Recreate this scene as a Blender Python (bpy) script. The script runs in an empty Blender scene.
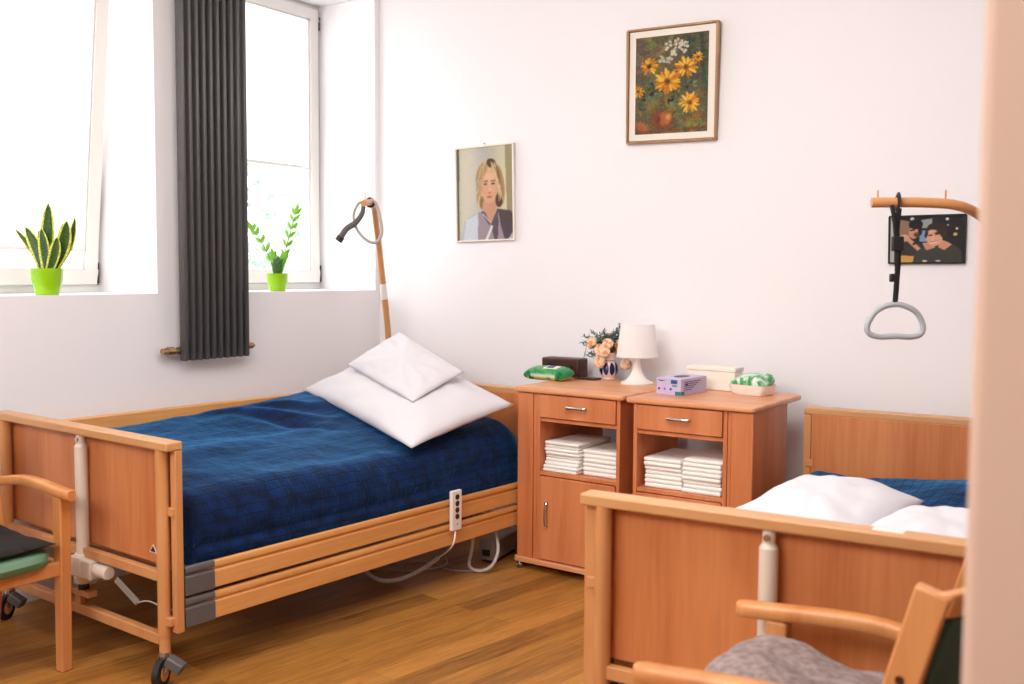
import bpy, bmesh, math, random
import numpy as np
from mathutils import Vector, Matrix, noise

S = bpy.context.scene
COL = S.collection
rnd = random.Random(7)
PI = math.pi
R = math.radians

# ------------------------------------------------------------------ camera
F, YAW, PITCH, ROLL, CH = 1027.0, R(33.4), math.atan(70 / 1027.0), .006, 1.45
fw = Vector((-math.sin(YAW) * math.cos(PITCH), math.cos(YAW) * math.cos(PITCH), -math.sin(PITCH)))
rt0 = Vector((math.cos(YAW), math.sin(YAW), 0)); up0 = rt0.cross(fw)
rt = rt0 * math.cos(ROLL) + up0 * math.sin(ROLL); up = -rt0 * math.sin(ROLL) + up0 * math.cos(ROLL)
cam_d = bpy.data.cameras.new('camera'); cam = bpy.data.objects.new('camera', cam_d); COL.objects.link(cam)
cam.matrix_world = Matrix(((rt.x, up.x, -fw.x, 0), (rt.y, up.y, -fw.y, 0), (rt.z, up.z, -fw.z, CH), (0, 0, 0, 1)))
cam_d.sensor_width = 36; cam_d.lens = 36 * F / 1024; cam_d.clip_start = .05
cam_d.dof.use_dof = True; cam_d.dof.focus_distance = 4.6; cam_d.dof.aperture_fstop = 3.2
S.camera = cam

# ------------------------------------------------------------------ world, lights, exposure
W = bpy.data.worlds.new('daylight'); S.world = W; W.use_nodes = True
bg = W.node_tree.nodes['Background']; bg.inputs[0].default_value = (.97, .985, 1, 1); bg.inputs[1].default_value = 4.6
def area(name, loc, target, sx, sy, power, col=(1, 1, 1)):
    d = bpy.data.lights.new(name, 'AREA'); d.shape = 'RECTANGLE'; d.size = sx; d.size_y = sy; d.energy = power; d.color = col
    o = bpy.data.objects.new(name, d); COL.objects.link(o); o.location = loc
    o.rotation_euler = (Vector(target) - Vector(loc)).to_track_quat('-Z', 'Y').to_euler()
    return o
for nm, yc, wd in (('window_portal_near', 2.62, 1.2), ('window_portal_far', 4.21, 1.2)):
    pt_ = area(nm, (-4.80, yc, 2.22), (0, yc, 2.22), wd, 1.8, 1); pt_.data.cycles.is_portal = True
area('overhead_fill', (-1.6, 2.2, 3.2), (-1.9, 3.0, 0), 2.2, 1.6, 68, (1, .985, .97))  # added soft fill from above, not a fitting of the room
area('camera_side_fill', (-2.0, -1.2, 2.85), (-2.2, 3.6, .9), 2.4, .9, 74, (1, .97, .95))  # added fill from the camera side, no real doorway source
S.view_settings.view_transform = 'Standard'; S.view_settings.look = 'None'
S.view_settings.gamma = 1; S.view_settings.use_curve_mapping = False
S.view_settings.exposure = 0.28
S.cycles.use_denoising = True
S.cycles.max_bounces = 8; S.cycles.diffuse_bounces = 5

# ------------------------------------------------------------------ materials
MATS = {}
def srgb(c):
    return tuple((x / 255 / 12.92 if x / 255 <= .04045 else ((x / 255 + .055) / 1.055) ** 2.4) for x in c)
def new_mat(name):
    m = bpy.data.materials.new(name); m.use_nodes = True; MATS[name] = m
    return m, m.node_tree.nodes, m.node_tree.links, m.node_tree.nodes['Principled BSDF']
def plain(name, c, rough=.5, metal=0, spec=.5, bump=0, bscale=40, **kw):
    m, n, l, b = new_mat(name)
    b.inputs['Base Color'].default_value = (*srgb(c), 1); b.inputs['Roughness'].default_value = rough
    b.inputs['Metallic'].default_value = metal; b.inputs['Specular IOR Level'].default_value = spec
    for k, v in kw.items(): b.inputs[k.replace('_', ' ')].default_value = v
    tc = n.new('ShaderNodeTexCoord'); nz = n.new('ShaderNodeTexNoise'); nz.inputs['Scale'].default_value = bscale
    l.new(tc.outputs['Object'], nz.inputs['Vector'])
    if bump:
        bp = n.new('ShaderNodeBump'); bp.inputs['Strength'].default_value = bump; bp.inputs['Distance'].default_value = .01
        l.new(nz.outputs['Fac'], bp.inputs['Height']); l.new(bp.outputs[0], b.inputs['Normal'])
    rr = n.new('ShaderNodeMapRange'); rr.inputs['To Min'].default_value = max(0, rough - .05); rr.inputs['To Max'].default_value = min(1, rough + .05)
    l.new(nz.outputs['Fac'], rr.inputs['Value']); l.new(rr.outputs[0], b.inputs['Roughness'])
    return m
def wood(name, c1, c2, axis=2, rough=.38, scale=9, stretch=14, coat=.1):
    m, n, l, b = new_mat(name)
    tc = n.new('ShaderNodeTexCoord'); mp = n.new('ShaderNodeMapping')
    sc = [scale] * 3; sc[axis] = scale / stretch; mp.inputs['Scale'].default_value = sc
    nz = n.new('ShaderNodeTexNoise'); nz.inputs['Scale'].default_value = 1.0; nz.inputs['Detail'].default_value = 6; nz.inputs['Distortion'].default_value = .6
    mp2 = n.new('ShaderNodeMapping'); sc2 = [scale * 9] * 3; sc2[axis] = scale * .5; mp2.inputs['Scale'].default_value = sc2
    n2 = n.new('ShaderNodeTexNoise'); n2.inputs['Scale'].default_value = 1.0; n2.inputs['Detail'].default_value = 3
    mx = n.new('ShaderNodeMath'); mx.operation = 'MULTIPLY_ADD'; mx.inputs[1].default_value = .35
    r = n.new('ShaderNodeValToRGB'); r.color_ramp.elements[0].position = .45; r.color_ramp.elements[1].position = .85
    r.color_ramp.elements[0].color = (*srgb(c1), 1); r.color_ramp.elements[1].color = (*srgb(c2), 1)
    l.new(tc.outputs['Object'], mp.inputs[0]); l.new(mp.outputs[0], nz.inputs[0]); l.new(tc.outputs['Object'], mp2.inputs[0]); l.new(mp2.outputs[0], n2.inputs[0])
    l.new(n2.outputs[0], mx.inputs[0]); l.new(nz.outputs[0], mx.inputs[2]); l.new(mx.outputs[0], r.inputs[0]); l.new(r.outputs[0], b.inputs['Base Color'])
    b.inputs['Roughness'].default_value = rough; b.inputs['Coat Weight'].default_value = coat; b.inputs['Coat Roughness'].default_value = .25
    return m

wood('beech_panel', (188, 108, 58), (216, 140, 86), 2)
wood('beech_x', (198, 142, 90), (216, 164, 112), 0)
wood('beech_y', (212, 146, 80), (232, 170, 104), 1)
wood('beech_z', (214, 148, 92), (234, 176, 120), 2)
wood('beech_metal_look', (202, 138, 84), (214, 154, 100), 2, stretch=3, rough=.35)
wood('cabinet_z', (192, 108, 60), (218, 138, 90), 2)
wood('cabinet_x', (212, 138, 90), (234, 170, 124), 0)
wood('chair_wood', (200, 126, 66), (222, 156, 98), 2, rough=.35)
wood('frame_wood', (150, 110, 70), (190, 150, 105), 2)
plain('wall_paint', (245, 243, 246), .85, bump=.02, bscale=60)
plain('ceiling_paint', (240, 238, 236), .9)
plain('warm_paint', (222, 192, 172), .7)
plain('upvc', (236, 235, 230), .3)
plain('rubber', (30, 28, 28), .6)
plain('mold_seal', (50, 44, 36), .8)
plain('radiator_paint', (80, 78, 78), .4)
plain('brass', (176, 150, 110), .3, metal=.9)
plain('chrome', (205, 205, 205), .15, metal=1)
plain('steel', (150, 145, 140), .3, metal=1)
plain('grey_plastic', (96, 92, 92), .45)
plain('dark_plastic', (34, 33, 34), .4)
plain('cream_plastic', (226, 214, 198), .4)
plain('box_plastic', (150, 140, 132), .45)
plain('white_plastic', (240, 236, 230), .35)
plain('cable_grey', (186, 182, 176), .5)
plain('ring_grey', (176, 178, 184), .45)
plain('strap_black', (26, 26, 28), .75, bump=.2, bscale=300)
plain('linen', (222, 219, 224), .8, bump=.08, bscale=240)
plain('pad_white', (246, 245, 240), .75, bump=.15, bscale=90)
plain('pad_tape', (205, 226, 214), .7)
plain('green_pot', (150, 205, 20), .18, spec=.6)
plain('soil', (60, 42, 30), .95, bump=.5, bscale=80)
plain('seat_green', (112, 150, 122), .85, bump=.1, bscale=300)
plain('back_green', (58, 80, 70), .85, bump=.1, bscale=300)
plain('cushion_black', (20, 18, 20), .85, bump=.1, bscale=200)
plain('radio_brown', (70, 34, 24), .4)
plain('vase_white', (222, 200, 190), .25)
plain('vase_blue', (26, 30, 84), .25)
plain('rose', (244, 214, 182), .7)
plain('rose_deep', (222, 160, 112), .7)
plain('rose_core', (170, 100, 62), .7)
plain('spray_leaf', (92, 116, 112), .7)
plain('dark_leaf', (38, 54, 40), .6)
plain('lamp_shade', (250, 246, 244), .55, Subsurface_Weight=.0)
plain('glove_lilac', (196, 186, 220), .5)
plain('glove_teal', (24, 120, 130), .5)
plain('glove_ink', (70, 60, 130), .5)
plain('glove_pink', (190, 90, 140), .5)
plain('paper_cream', (244, 236, 224), .8)
plain('tray_white', (250, 249, 247), .3)
plain('frame_cream', (240, 232, 220), .6)
plain('frame_black', (8, 7, 7), .4, spec=.25)
plain('triangle_ink', (24, 22, 24), .5)
plain('zz_stem', (96, 92, 60), .5)
plain('zz_leaf', (134, 200, 54), .35, Transmission_Weight=0)
plain('zz_leaf_dark', (58, 112, 36), .35)
plain('tree_pale', (150, 162, 150), .8)
plain('bark', (110, 106, 98), .9)

def blanket_mat():
    m, n, l, b = new_mat('blanket_mauve')
    tc = n.new('ShaderNodeTexCoord'); nz = n.new('ShaderNodeTexNoise'); nz.inputs['Scale'].default_value = 60; nz.inputs['Detail'].default_value = 5
    l.new(tc.outputs['Object'], nz.inputs[0]); r = n.new('ShaderNodeValToRGB')
    r.color_ramp.elements[0].position = .35; r.color_ramp.elements[1].position = .7
    r.color_ramp.elements[0].color = (*srgb((128, 108, 104)), 1); r.color_ramp.elements[1].color = (*srgb((164, 148, 144)), 1)
    l.new(nz.outputs[0], r.inputs[0]); l.new(r.outputs[0], b.inputs['Base Color']); b.inputs['Roughness'].default_value = .95
    bp = n.new('ShaderNodeBump'); bp.inputs['Strength'].default_value = .6; bp.inputs['Distance'].default_value = .006
    l.new(nz.outputs[0], bp.inputs['Height']); l.new(bp.outputs[0], b.inputs['Normal'])
blanket_mat()
def velvet():
    m, n, l, b = new_mat('navy_velvet')
    uv = n.new('ShaderNodeUVMap'); br = n.new('ShaderNodeTexBrick')
    nz = n.new('ShaderNodeTexNoise'); nz.inputs['Scale'].default_value = 9
    vm = n.new('ShaderNodeVectorMath'); vm.operation = 'MULTIPLY_ADD'; vm.inputs[1].default_value = (.02, .02, 0)
    l.new(uv.outputs[0], nz.inputs[0]); l.new(nz.outputs['Color'], vm.inputs[0]); l.new(uv.outputs[0], vm.inputs[2]); l.new(vm.outputs[0], br.inputs['Vector'])
    br.inputs['Scale'].default_value = 1; br.inputs['Brick Width'].default_value = .075; br.inputs['Row Height'].default_value = .038
    br.inputs['Mortar Size'].default_value = .0035; br.inputs['Mortar Smooth'].default_value = 1; br.offset = .43; br.squash = .8
    bp = n.new('ShaderNodeBump'); bp.invert = True; bp.inputs['Strength'].default_value = .35; bp.inputs['Distance'].default_value = .008
    l.new(br.outputs['Fac'], bp.inputs['Height'])
    n3 = n.new('ShaderNodeTexNoise'); n3.inputs['Scale'].default_value = 16; n3.inputs['Detail'].default_value = 5; l.new(uv.outputs[0], n3.inputs[0])
    b2 = n.new('ShaderNodeBump'); b2.inputs['Strength'].default_value = .5; b2.inputs['Distance'].default_value = .012
    l.new(n3.outputs['Fac'], b2.inputs['Height']); l.new(bp.outputs[0], b2.inputs['Normal']); l.new(b2.outputs[0], b.inputs['Normal'])
    r = n.new('ShaderNodeValToRGB'); r.color_ramp.elements[0].position = .35; r.color_ramp.elements[1].position = .7
    r.color_ramp.elements[0].color = (*srgb((2, 14, 44)), 1); r.color_ramp.elements[1].color = (*srgb((4, 40, 94)), 1)
    l.new(n3.outputs['Fac'], r.inputs[0])
    sk = n.new('ShaderNodeMix'); sk.data_type = 'RGBA'; sk.inputs['B'].default_value = (*srgb((2, 14, 40)), 1)  # shading of the stitched seams painted in as a darker colour
    l.new(br.outputs['Fac'], sk.inputs['Factor']); l.new(r.outputs[0], sk.inputs['A']); l.new(sk.outputs['Result'], b.inputs['Base Color'])
    sw = n.new('ShaderNodeMapRange'); sw.inputs['To Min'].default_value = 1; sw.inputs['To Max'].default_value = .25; l.new(br.outputs['Fac'], sw.inputs['Value']); l.new(sw.outputs[0], b.inputs['Sheen Weight'])
    b.inputs['Roughness'].default_value = .8; b.inputs['Specular IOR Level'].default_value = .2
    b.inputs['Sheen Weight'].default_value = 1; b.inputs['Sheen Roughness'].default_value = .36; b.inputs['Sheen Tint'].default_value = (.09, .46, 1, 1)
velvet()
def floor_mat():
    m, n, l, b = new_mat('oak_planks')
    tc = n.new('ShaderNodeTexCoord'); mp = n.new('ShaderNodeMapping'); mp.inputs['Rotation'].default_value = (0, 0, R(-80))
    l.new(tc.outputs['Object'], mp.inputs[0])
    br = n.new('ShaderNodeTexBrick'); br.inputs['Scale'].default_value = 1; br.inputs['Brick Width'].default_value = 1.15; br.inputs['Row Height'].default_value = .11
    br.inputs['Mortar Size'].default_value = .0012; br.inputs['Mortar Smooth'].default_value = .6; br.offset = .37
    br.inputs['Color1'].default_value = (.0, .0, .0, 1); br.inputs['Color2'].default_value = (1, 1, 1, 1); br.inputs['Mortar'].default_value = (.2, .2, .2, 1)
    l.new(mp.outputs[0], br.inputs['Vector'])
    m2 = n.new('ShaderNodeMapping'); m2.inputs['Scale'].default_value = (1.6, 22, 1); l.new(mp.outputs[0], m2.inputs[0])
    nz = n.new('ShaderNodeTexNoise'); nz.inputs['Scale'].default_value = 2.2; nz.inputs['Detail'].default_value = 7; nz.inputs['Distortion'].default_value = 1.2
    l.new(m2.outputs[0], nz.inputs[0])
    mx = n.new('ShaderNodeMix'); mx.inputs['Factor'].default_value = .3
    l.new(nz.outputs['Fac'], mx.inputs['A']); l.new(br.outputs['Color'], mx.inputs['B'])
    r = n.new('ShaderNodeValToRGB'); e = r.color_ramp.elements
    e[0].position = .2; e[0].color = (*srgb((108, 64, 22)), 1); e[1].position = .75; e[1].color = (*srgb((196, 136, 64)), 1)
    l.new(mx.outputs['Result'], r.inputs[0])
    dk = n.new('ShaderNodeMix'); dk.data_type = 'RGBA'; dk.blend_type = 'MULTIPLY'; dk.inputs['B'].default_value = (.55, .45, .38, 1)
    l.new(br.outputs['Fac'], dk.inputs['Factor']); l.new(r.outputs[0], dk.inputs['A']); l.new(dk.outputs['Result'], b.inputs['Base Color'])
    b.inputs['Roughness'].default_value = .34; b.inputs['Specular IOR Level'].default_value = .4
    bp = n.new('ShaderNodeBump'); bp.inputs['Strength'].default_value = .08; bp.inputs['Distance'].default_value = .004
    l.new(nz.outputs['Fac'], bp.inputs['Height']); l.new(bp.outputs[0], b.inputs['Normal'])
floor_mat()
def snake_mat():
    m, n, l, b = new_mat('snake_leaf')
    uv = n.new('ShaderNodeUVMap'); sp = n.new('ShaderNodeSeparateXYZ'); l.new(uv.outputs[0], sp.inputs[0])
    r = n.new('ShaderNodeValToRGB'); e = r.color_ramp.elements; r.color_ramp.interpolation = 'EASE'
    e[0].position = .0; e[0].color = (*srgb((206, 214, 90)), 1); e[1].position = 1; e[1].color = (*srgb((206, 214, 90)), 1)
    for p, c in ((.1, (214, 220, 100)), (.2, (60, 92, 42)), (.8, (60, 92, 42)), (.9, (214, 220, 100))):
        q = e.new(p); q.color = (*srgb(c), 1)
    l.new(sp.outputs[0], r.inputs[0])
    mp = n.new('ShaderNodeMapping'); mp.inputs['Scale'].default_value = (1.5, 16, 1); l.new(uv.outputs[0], mp.inputs[0])
    nz = n.new('ShaderNodeTexNoise'); nz.inputs['Scale'].default_value = 2; nz.inputs['Distortion'].default_value = .8; l.new(mp.outputs[0], nz.inputs[0])
    r2 = n.new('ShaderNodeValToRGB'); r2.color_ramp.elements[0].position = .4; r2.color_ramp.elements[1].position = .6
    r2.color_ramp.elements[0].color = (.5, .55, .5, 1); r2.color_ramp.elements[1].color = (1.5, 1.5, 1.3, 1)
    mx = n.new('ShaderNodeMix'); mx.data_type = 'RGBA'; mx.blend_type = 'MULTIPLY'; mx.inputs['Factor'].default_value = .7
    l.new(nz.outputs['Fac'], r2.inputs[0]); l.new(r.outputs[0], mx.inputs['A']); l.new(r2.outputs[0], mx.inputs['B']); l.new(mx.outputs['Result'], b.inputs['Base Color'])
    b.inputs['Roughness'].default_value = .35
snake_mat()
def printed(name, rough=.5):
    m, n, l, b = new_mat(name); a = n.new('ShaderNodeVertexColor'); a.layer_name = 'Col'
    l.new(a.outputs['Color'], b.inputs['Base Color']); b.inputs['Roughness'].default_value = rough; b.inputs['Specular IOR Level'].default_value = .25; return m
printed('canvas_print', .6); printed('pack_print', .3)
def glass():
    m, n, l, b = new_mat('pane_glass')
    out = n['Material Output']; gl = n.new('ShaderNodeBsdfGlossy'); gl.inputs['Roughness'].default_value = 0; tr = n.new('ShaderNodeBsdfTransparent')
    fr = n.new('ShaderNodeFresnel'); fr.inputs[0].default_value = 1.45; mx = n.new('ShaderNodeMixShader')
    ge = n.new('ShaderNodeNewGeometry'); mu = n.new('ShaderNodeMath'); mu.operation = 'MULTIPLY'; iv = n.new('ShaderNodeMath'); iv.operation = 'SUBTRACT'; iv.inputs[0].default_value = 1
    l.new(ge.outputs['Backfacing'], iv.inputs[1]); l.new(fr.outputs[0], mu.inputs[0]); l.new(iv.outputs[0], mu.inputs[1]); l.new(mu.outputs[0], mx.inputs[0]); l.new(tr.outputs[0], mx.inputs[1]); l.new(gl.outputs[0], mx.inputs[2]); l.new(mx.outputs[0], out.inputs[0])
glass()
def shade_mat():
    m, n, l, b = new_mat('shade_white'); out = n['Material Output']
    tl = n.new('ShaderNodeBsdfTranslucent'); tl.inputs[0].default_value = (.98, .98, .98, 1); df = n.new('ShaderNodeBsdfDiffuse'); df.inputs[0].default_value = (.97, .97, .97, 1)
    mx = n.new('ShaderNodeMixShader'); mx.inputs[0].default_value = .3
    l.new(df.outputs[0], mx.inputs[1]); l.new(tl.outputs[0], mx.inputs[2]); l.new(mx.outputs[0], out.inputs[0])
shade_mat()
def blind_mat():
    m, n, l, b = new_mat('blind_fabric'); out = n['Material Output']
    tl = n.new('ShaderNodeBsdfTranslucent'); tl.inputs[0].default_value = (.95, .94, .92, 1); df = n.new('ShaderNodeBsdfDiffuse'); df.inputs[0].default_value = (.9, .89, .87, 1)
    mx = n.new('ShaderNodeMixShader'); mx.inputs[0].default_value = .65
    l.new(df.outputs[0], mx.inputs[1]); l.new(tl.outputs[0], mx.inputs[2]); l.new(mx.outputs[0], out.inputs[0])
blind_mat()

# ------------------------------------------------------------------ mesh helpers
class MB:
    def __init__(s): s.v = []; s.f = []; s.uv = {}; s.mi = []; s.m = 0
    def add(s, vs, fs, uvs=None):
        k = len(s.v); s.v += [tuple(p) for p in vs]
        for f in fs: s.f.append(tuple(i + k for i in f)); s.mi.append(s.m)
        if uvs:
            for i, q in enumerate(uvs): s.uv[k + i] = q
        return s
    def box(s, x0, x1, y0, y1, z0, z1, M=None):
        vs = [Vector((x, y, z)) for z in (z0, z1) for y in (y0, y1) for x in (x0, x1)]
        if M: vs = [M @ p for p in vs]
        return s.add(vs, [(0, 2, 3, 1), (4, 5, 7, 6), (0, 1, 5, 4), (2, 6, 7, 3), (0, 4, 6, 2), (1, 3, 7, 5)])
    def tube(s, path, r, seg=12, closed=False, caps=True, flat=None):
        path = [Vector(p) for p in path]; n = len(path); rs = r if isinstance(r, (list, tuple)) else [r] * n
        T = []
        for i in range(n):
            a = path[(i - 1) % n] if closed or i > 0 else path[i]; b = path[(i + 1) % n] if closed or i < n - 1 else path[i]
            T.append((b - a).normalized())
        u = T[0].orthogonal().normalized() if flat is None else (Vector(flat) - T[0] * T[0].dot(Vector(flat))).normalized()
        rings = []
        for i in range(n):
            u = (u - T[i] * u.dot(T[i]));
            u = u.normalized() if u.length > 1e-6 else T[i].orthogonal().normalized()
            w = T[i].cross(u); ri = rs[i]; ru, rw = ri if isinstance(ri, (list, tuple)) else (ri, ri)
            rings.append([path[i] + u * (math.cos(2 * PI * k / seg) * ru) + w * (math.sin(2 * PI * k / seg) * rw) for k in range(seg)])
        vs = [p for q in rings for p in q]; fs = []
        for i in range(n if closed else n - 1):
            j = (i + 1) % n
            for k in range(seg):
                k2 = (k + 1) % seg; fs.append((i * seg + k, i * seg + k2, j * seg + k2, j * seg + k))
        if caps and not closed: fs.append(tuple(reversed(range(seg)))); fs.append(tuple((n - 1) * seg + k for k in range(seg)))
        return s.add(vs, fs)
    def cyl(s, a, b, r, seg=20, r2=None): return s.tube([a, b], [r, r if r2 is None else r2], seg)
    def lathe(s, prof, c=(0, 0, 0), seg=32, cap=True):
        vs = [(c[0] + r * math.cos(2 * PI * k / seg), c[1] + r * math.sin(2 * PI * k / seg), c[2] + z) for r, z in prof for k in range(seg)]
        fs = [(i * seg + k, i * seg + (k + 1) % seg, (i + 1) * seg + (k + 1) % seg, (i + 1) * seg + k) for i in range(len(prof) - 1) for k in range(seg)]
        if cap: fs.append(tuple(reversed(range(seg)))); fs.append(tuple((len(prof) - 1) * seg + k for k in range(seg)))
        return s.add(vs, fs)
    def extr(s, poly, axis, a, b):
        """polygon in the two other axes, extruded along axis"""
        def P(p, t): return (t, p[0], p[1]) if axis == 0 else ((p[0], t, p[1]) if axis == 1 else (p[0], p[1], t))
        n = len(poly); vs = [P(p, a) for p in poly] + [P(p, b) for p in poly]
        fs = [tuple(range(n)), tuple(reversed(range(n, 2 * n)))] + [(i, i + n, (i + 1) % n + n, (i + 1) % n) for i in range(n)]
        return s.add(vs, fs)
    def grid(s, P, uvs=None, wrap=False):
        """P[i][j] points"""
        n, m = len(P), len(P[0]); vs = [p for q in P for p in q]
        fs = [(i * m + j, (i + 1) * m + j, (i + 1) * m + (j + 1) % m, i * m + (j + 1) % m) for i in range(n - 1) for j in range(m if wrap else m - 1)]
        return s.add(vs, fs, [q for r_ in uvs for q in r_] if uvs else None)
    def ball(s, c, rx, ry=None, rz=None, seg=16, rings=10, M=None):
        ry = ry or rx; rz = rz or rx; P = []
        for i in range(rings + 1):
            t = PI * i / rings
            P.append([Vector((rx * math.sin(t) * math.cos(2 * PI * k / seg), ry * math.sin(t) * math.sin(2 * PI * k / seg), -rz * math.cos(t))) for k in range(seg)])
        P = [[(M @ p if M else p) + Vector(c) for p in q] for q in P]
        return s.grid(P, wrap=True)
    def build(s, name, mat, parent=None, bevel=0, seg=2, smooth=True, loc=None, rotz=0, subsurf=0, solid=0, label=None, ang=40, recalc=True):
        me = bpy.data.meshes.new(name); me.from_pydata(s.v, [], s.f); me.validate(clean_customdata=False)
        if s.uv:
            ul = me.uv_layers.new(name='UVMap')
            for lp in me.loops: ul.data[lp.index].uv = s.uv.get(lp.vertex_index, (0, 0))
        mats = mat if isinstance(mat, (list, tuple)) else [mat]
        for q in mats: me.materials.append(MATS[q])
        if len(mats) > 1 and len(me.polygons) == len(s.mi):
            me.polygons.foreach_set('material_index', s.mi)
        if recalc:
            bm = bmesh.new(); bm.from_mesh(me); bmesh.ops.remove_doubles(bm, verts=bm.verts, dist=1e-6); bmesh.ops.recalc_face_normals(bm, faces=bm.faces); bm.to_mesh(me); bm.free()
        if smooth: me.polygons.foreach_set('use_smooth', [True] * len(me.polygons)); me.set_sharp_from_angle(angle=R(ang))
        o = bpy.data.objects.new(name, me); COL.objects.link(o)
        if parent: o.parent = parent
        if loc: o.location = loc
        o.rotation_euler.z = rotz
        if solid: md = o.modifiers.new('solid', 'SOLIDIFY'); md.thickness = solid; md.offset = 0
        if bevel:
            md = o.modifiers.new('bevel', 'BEVEL'); md.width = bevel; md.segments = seg; md.limit_method = 'ANGLE'; md.angle_limit = R(35)
        if subsurf: md = o.modifiers.new('sub', 'SUBSURF'); md.levels = subsurf; md.render_levels = subsurf
        if label: o['label'] = label
        return o
def tag(o, label=None, cat=None, group=None, kind=None):
    if label: o['label'] = label
    if cat: o['category'] = cat
    if group: o['group'] = group
    if kind: o['kind'] = kind
    return o
def thing(name, loc=(0, 0, 0), rotz=0, label=None, cat=None, group=None):
    o = bpy.data.objects.new(name, None); o.empty_display_size = .1; COL.objects.link(o); o.location = loc; o.rotation_euler.z = rotz
    return tag(o, label, cat, group)
def catmull(pts, n=8, closed=False):
    pts = [Vector(p) for p in pts]; out = []; m = len(pts)
    for i in range(m if closed else m - 1):
        g = (lambda k: pts[k % m]) if closed else (lambda k: pts[max(0, min(m - 1, k))])
        p0, p1, p2, p3 = g(i - 1), g(i), g(i + 1), g(i + 2)
        for j in range(n):
            t = j / n; out.append(.5 * ((2 * p1) + (p2 - p0) * t + (2 * p0 - 5 * p1 + 4 * p2 - p3) * t * t + (3 * p1 - p0 - 3 * p2 + p3) * t ** 3))
    if not closed: out.append(pts[-1])
    return out

# ------------------------------------------------------------------ room shell
XW, YB, CZ = -4.178, 4.85, 3.3
SZ, WT = 1.335, 3.10            # sill height, window head
XI, XO = -4.635, -4.76           # inner face of the window plane, outer wall face
L0, L1, R0, R1 = 2.02, 3.213, 3.62, 4.808   # the two window openings along Y
tag(MB().box(-5.0, 2.6, -2.6, 5.1, -.06, 0).build('floor', 'oak_planks', smooth=False), kind='structure')
tag(MB().box(-5.0, 2.6, -2.6, 5.1, CZ, CZ + .1).build('ceiling', 'ceiling_paint', smooth=False), kind='structure')
tag(MB().box(XO, 2.6, YB, YB + .15, 0, CZ).build('wall_back', 'wall_paint', smooth=False), kind='structure')
w = MB()
w.box(XO, XW, -2.6, YB, 0, SZ); w.box(XO, XW, -2.6, YB, WT, CZ)
w.box(XO, XW, -2.6, L0, SZ, WT); w.box(XO, XW, L1, R0, SZ, WT); w.box(XO, XW, R1, YB, SZ, WT)
tag(w.build('wall_window', 'wall_paint', smooth=False), kind='structure')
tag(MB().box(-.179, 2.6, 1.10, 1.30, 0, CZ).build('wall_front', 'warm_paint', bevel=.012, seg=3), kind='structure')
tag(MB().box(2.6, 2.75, -2.6, 5.0, 0, CZ).build('wall_right', 'wall_paint', smooth=False), kind='structure')
tag(MB().box(XO, 2.75, -2.75, -2.6, 0, CZ).build('wall_behind', 'wall_paint', smooth=False), kind='structure')
tag(MB().box(-4.178, -2.1, 4.835, 4.85, 0, .07).build('baseboard_back', 'beech_x', bevel=.003), kind='structure')

def window(n, y0, y1, tilt, blind_z):
    root = thing('window_%d' % n, (XI, 0, SZ)); root['kind'] = 'structure'
    H = WT - SZ; f = .045; g = .068
    fr = MB()
    for b in ((y0, y1, 0, f), (y0, y1, H - f, H), (y0, y0 + f, f, H - f), (y1 - f, y1, f, H - f)): fr.box(-.07, -.005, *b)
    fr.build('window_frame', 'upvc', root, bevel=.004)
    seal = MB().box(-.004, .001, y0 + .01, y1 - .006, .0385, .0425)
    seal.box(-.005, .019, y1 - .022, y1 - .013, .045, .15); seal.box(-.005, .019, y1 - .022, y1 - .013, H - .15, H - .10); seal.box(-.005, .019, y1 - .022, y1 - .013, H - .09, H - .07)
    seal.build('frame_seal', 'mold_seal', root, smooth=False)
    s = thing('window_sash', (0, 0, f)); s.parent = root; s.rotation_euler = (0, R(tilt), 0)
    a0, a1, b1 = y0 + f - .02, y1 - f + .02, H - 2 * f + .02
    sm = MB()
    for b in ((a0, a1, -.005, g), (a0, a1, b1 - g, b1), (a0, a0 + g, g, b1 - g), (a1 - g, a1, g, b1 - g)): sm.box(-.045, .018, *b)
    for b in ((a0 + g, a1 - g, g, g + .012), (a0 + g, a1 - g, b1 - g - .012, b1 - g), (a0 + g, a0 + g + .012, g, b1 - g), (a1 - g - .012, a1 - g, g, b1 - g)): sm.box(-.045, .006, *b)
    sm.build('sash_frame', 'upvc', s, bevel=.004)
    MB().box(-.03, -.024, a0 + g + .01, a1 - g - .01, g + .01, b1 - g - .01).build('glass_pane', 'pane_glass', s, smooth=False)
    # roller blind mounted in the sash, a thing of its own
    bl = thing('roller_blind', (XI, 0, SZ), 0, None, 'blind'); bl.rotation_euler = (0, R(tilt), 0)
    z1 = b1 + f - g; zb = blind_z - SZ
    MB().box(.002, .005, a0 + g + .004, a1 - g - .004, zb, z1).build('blind_cloth', 'blind_fabric', bl, smooth=False)
    MB().box(-.002, .011, a0 + g + .003, a1 - g - .003, zb - .02, zb).build('bottom_bar', 'upvc', bl, bevel=.003)
    return bl
b1_ = window(1, L0, L1, 6.0, 1.56)
b1_['label'] = 'white roller blind nearly closed on the window behind the snake plant'
b2_ = window(2, R0, R1, 0, 2.10)
b2_['label'] = 'white roller blind half lowered on the window beside the radiator'
b1_['group'] = b2_['group'] = 'roller blinds on the two windows'

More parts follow.
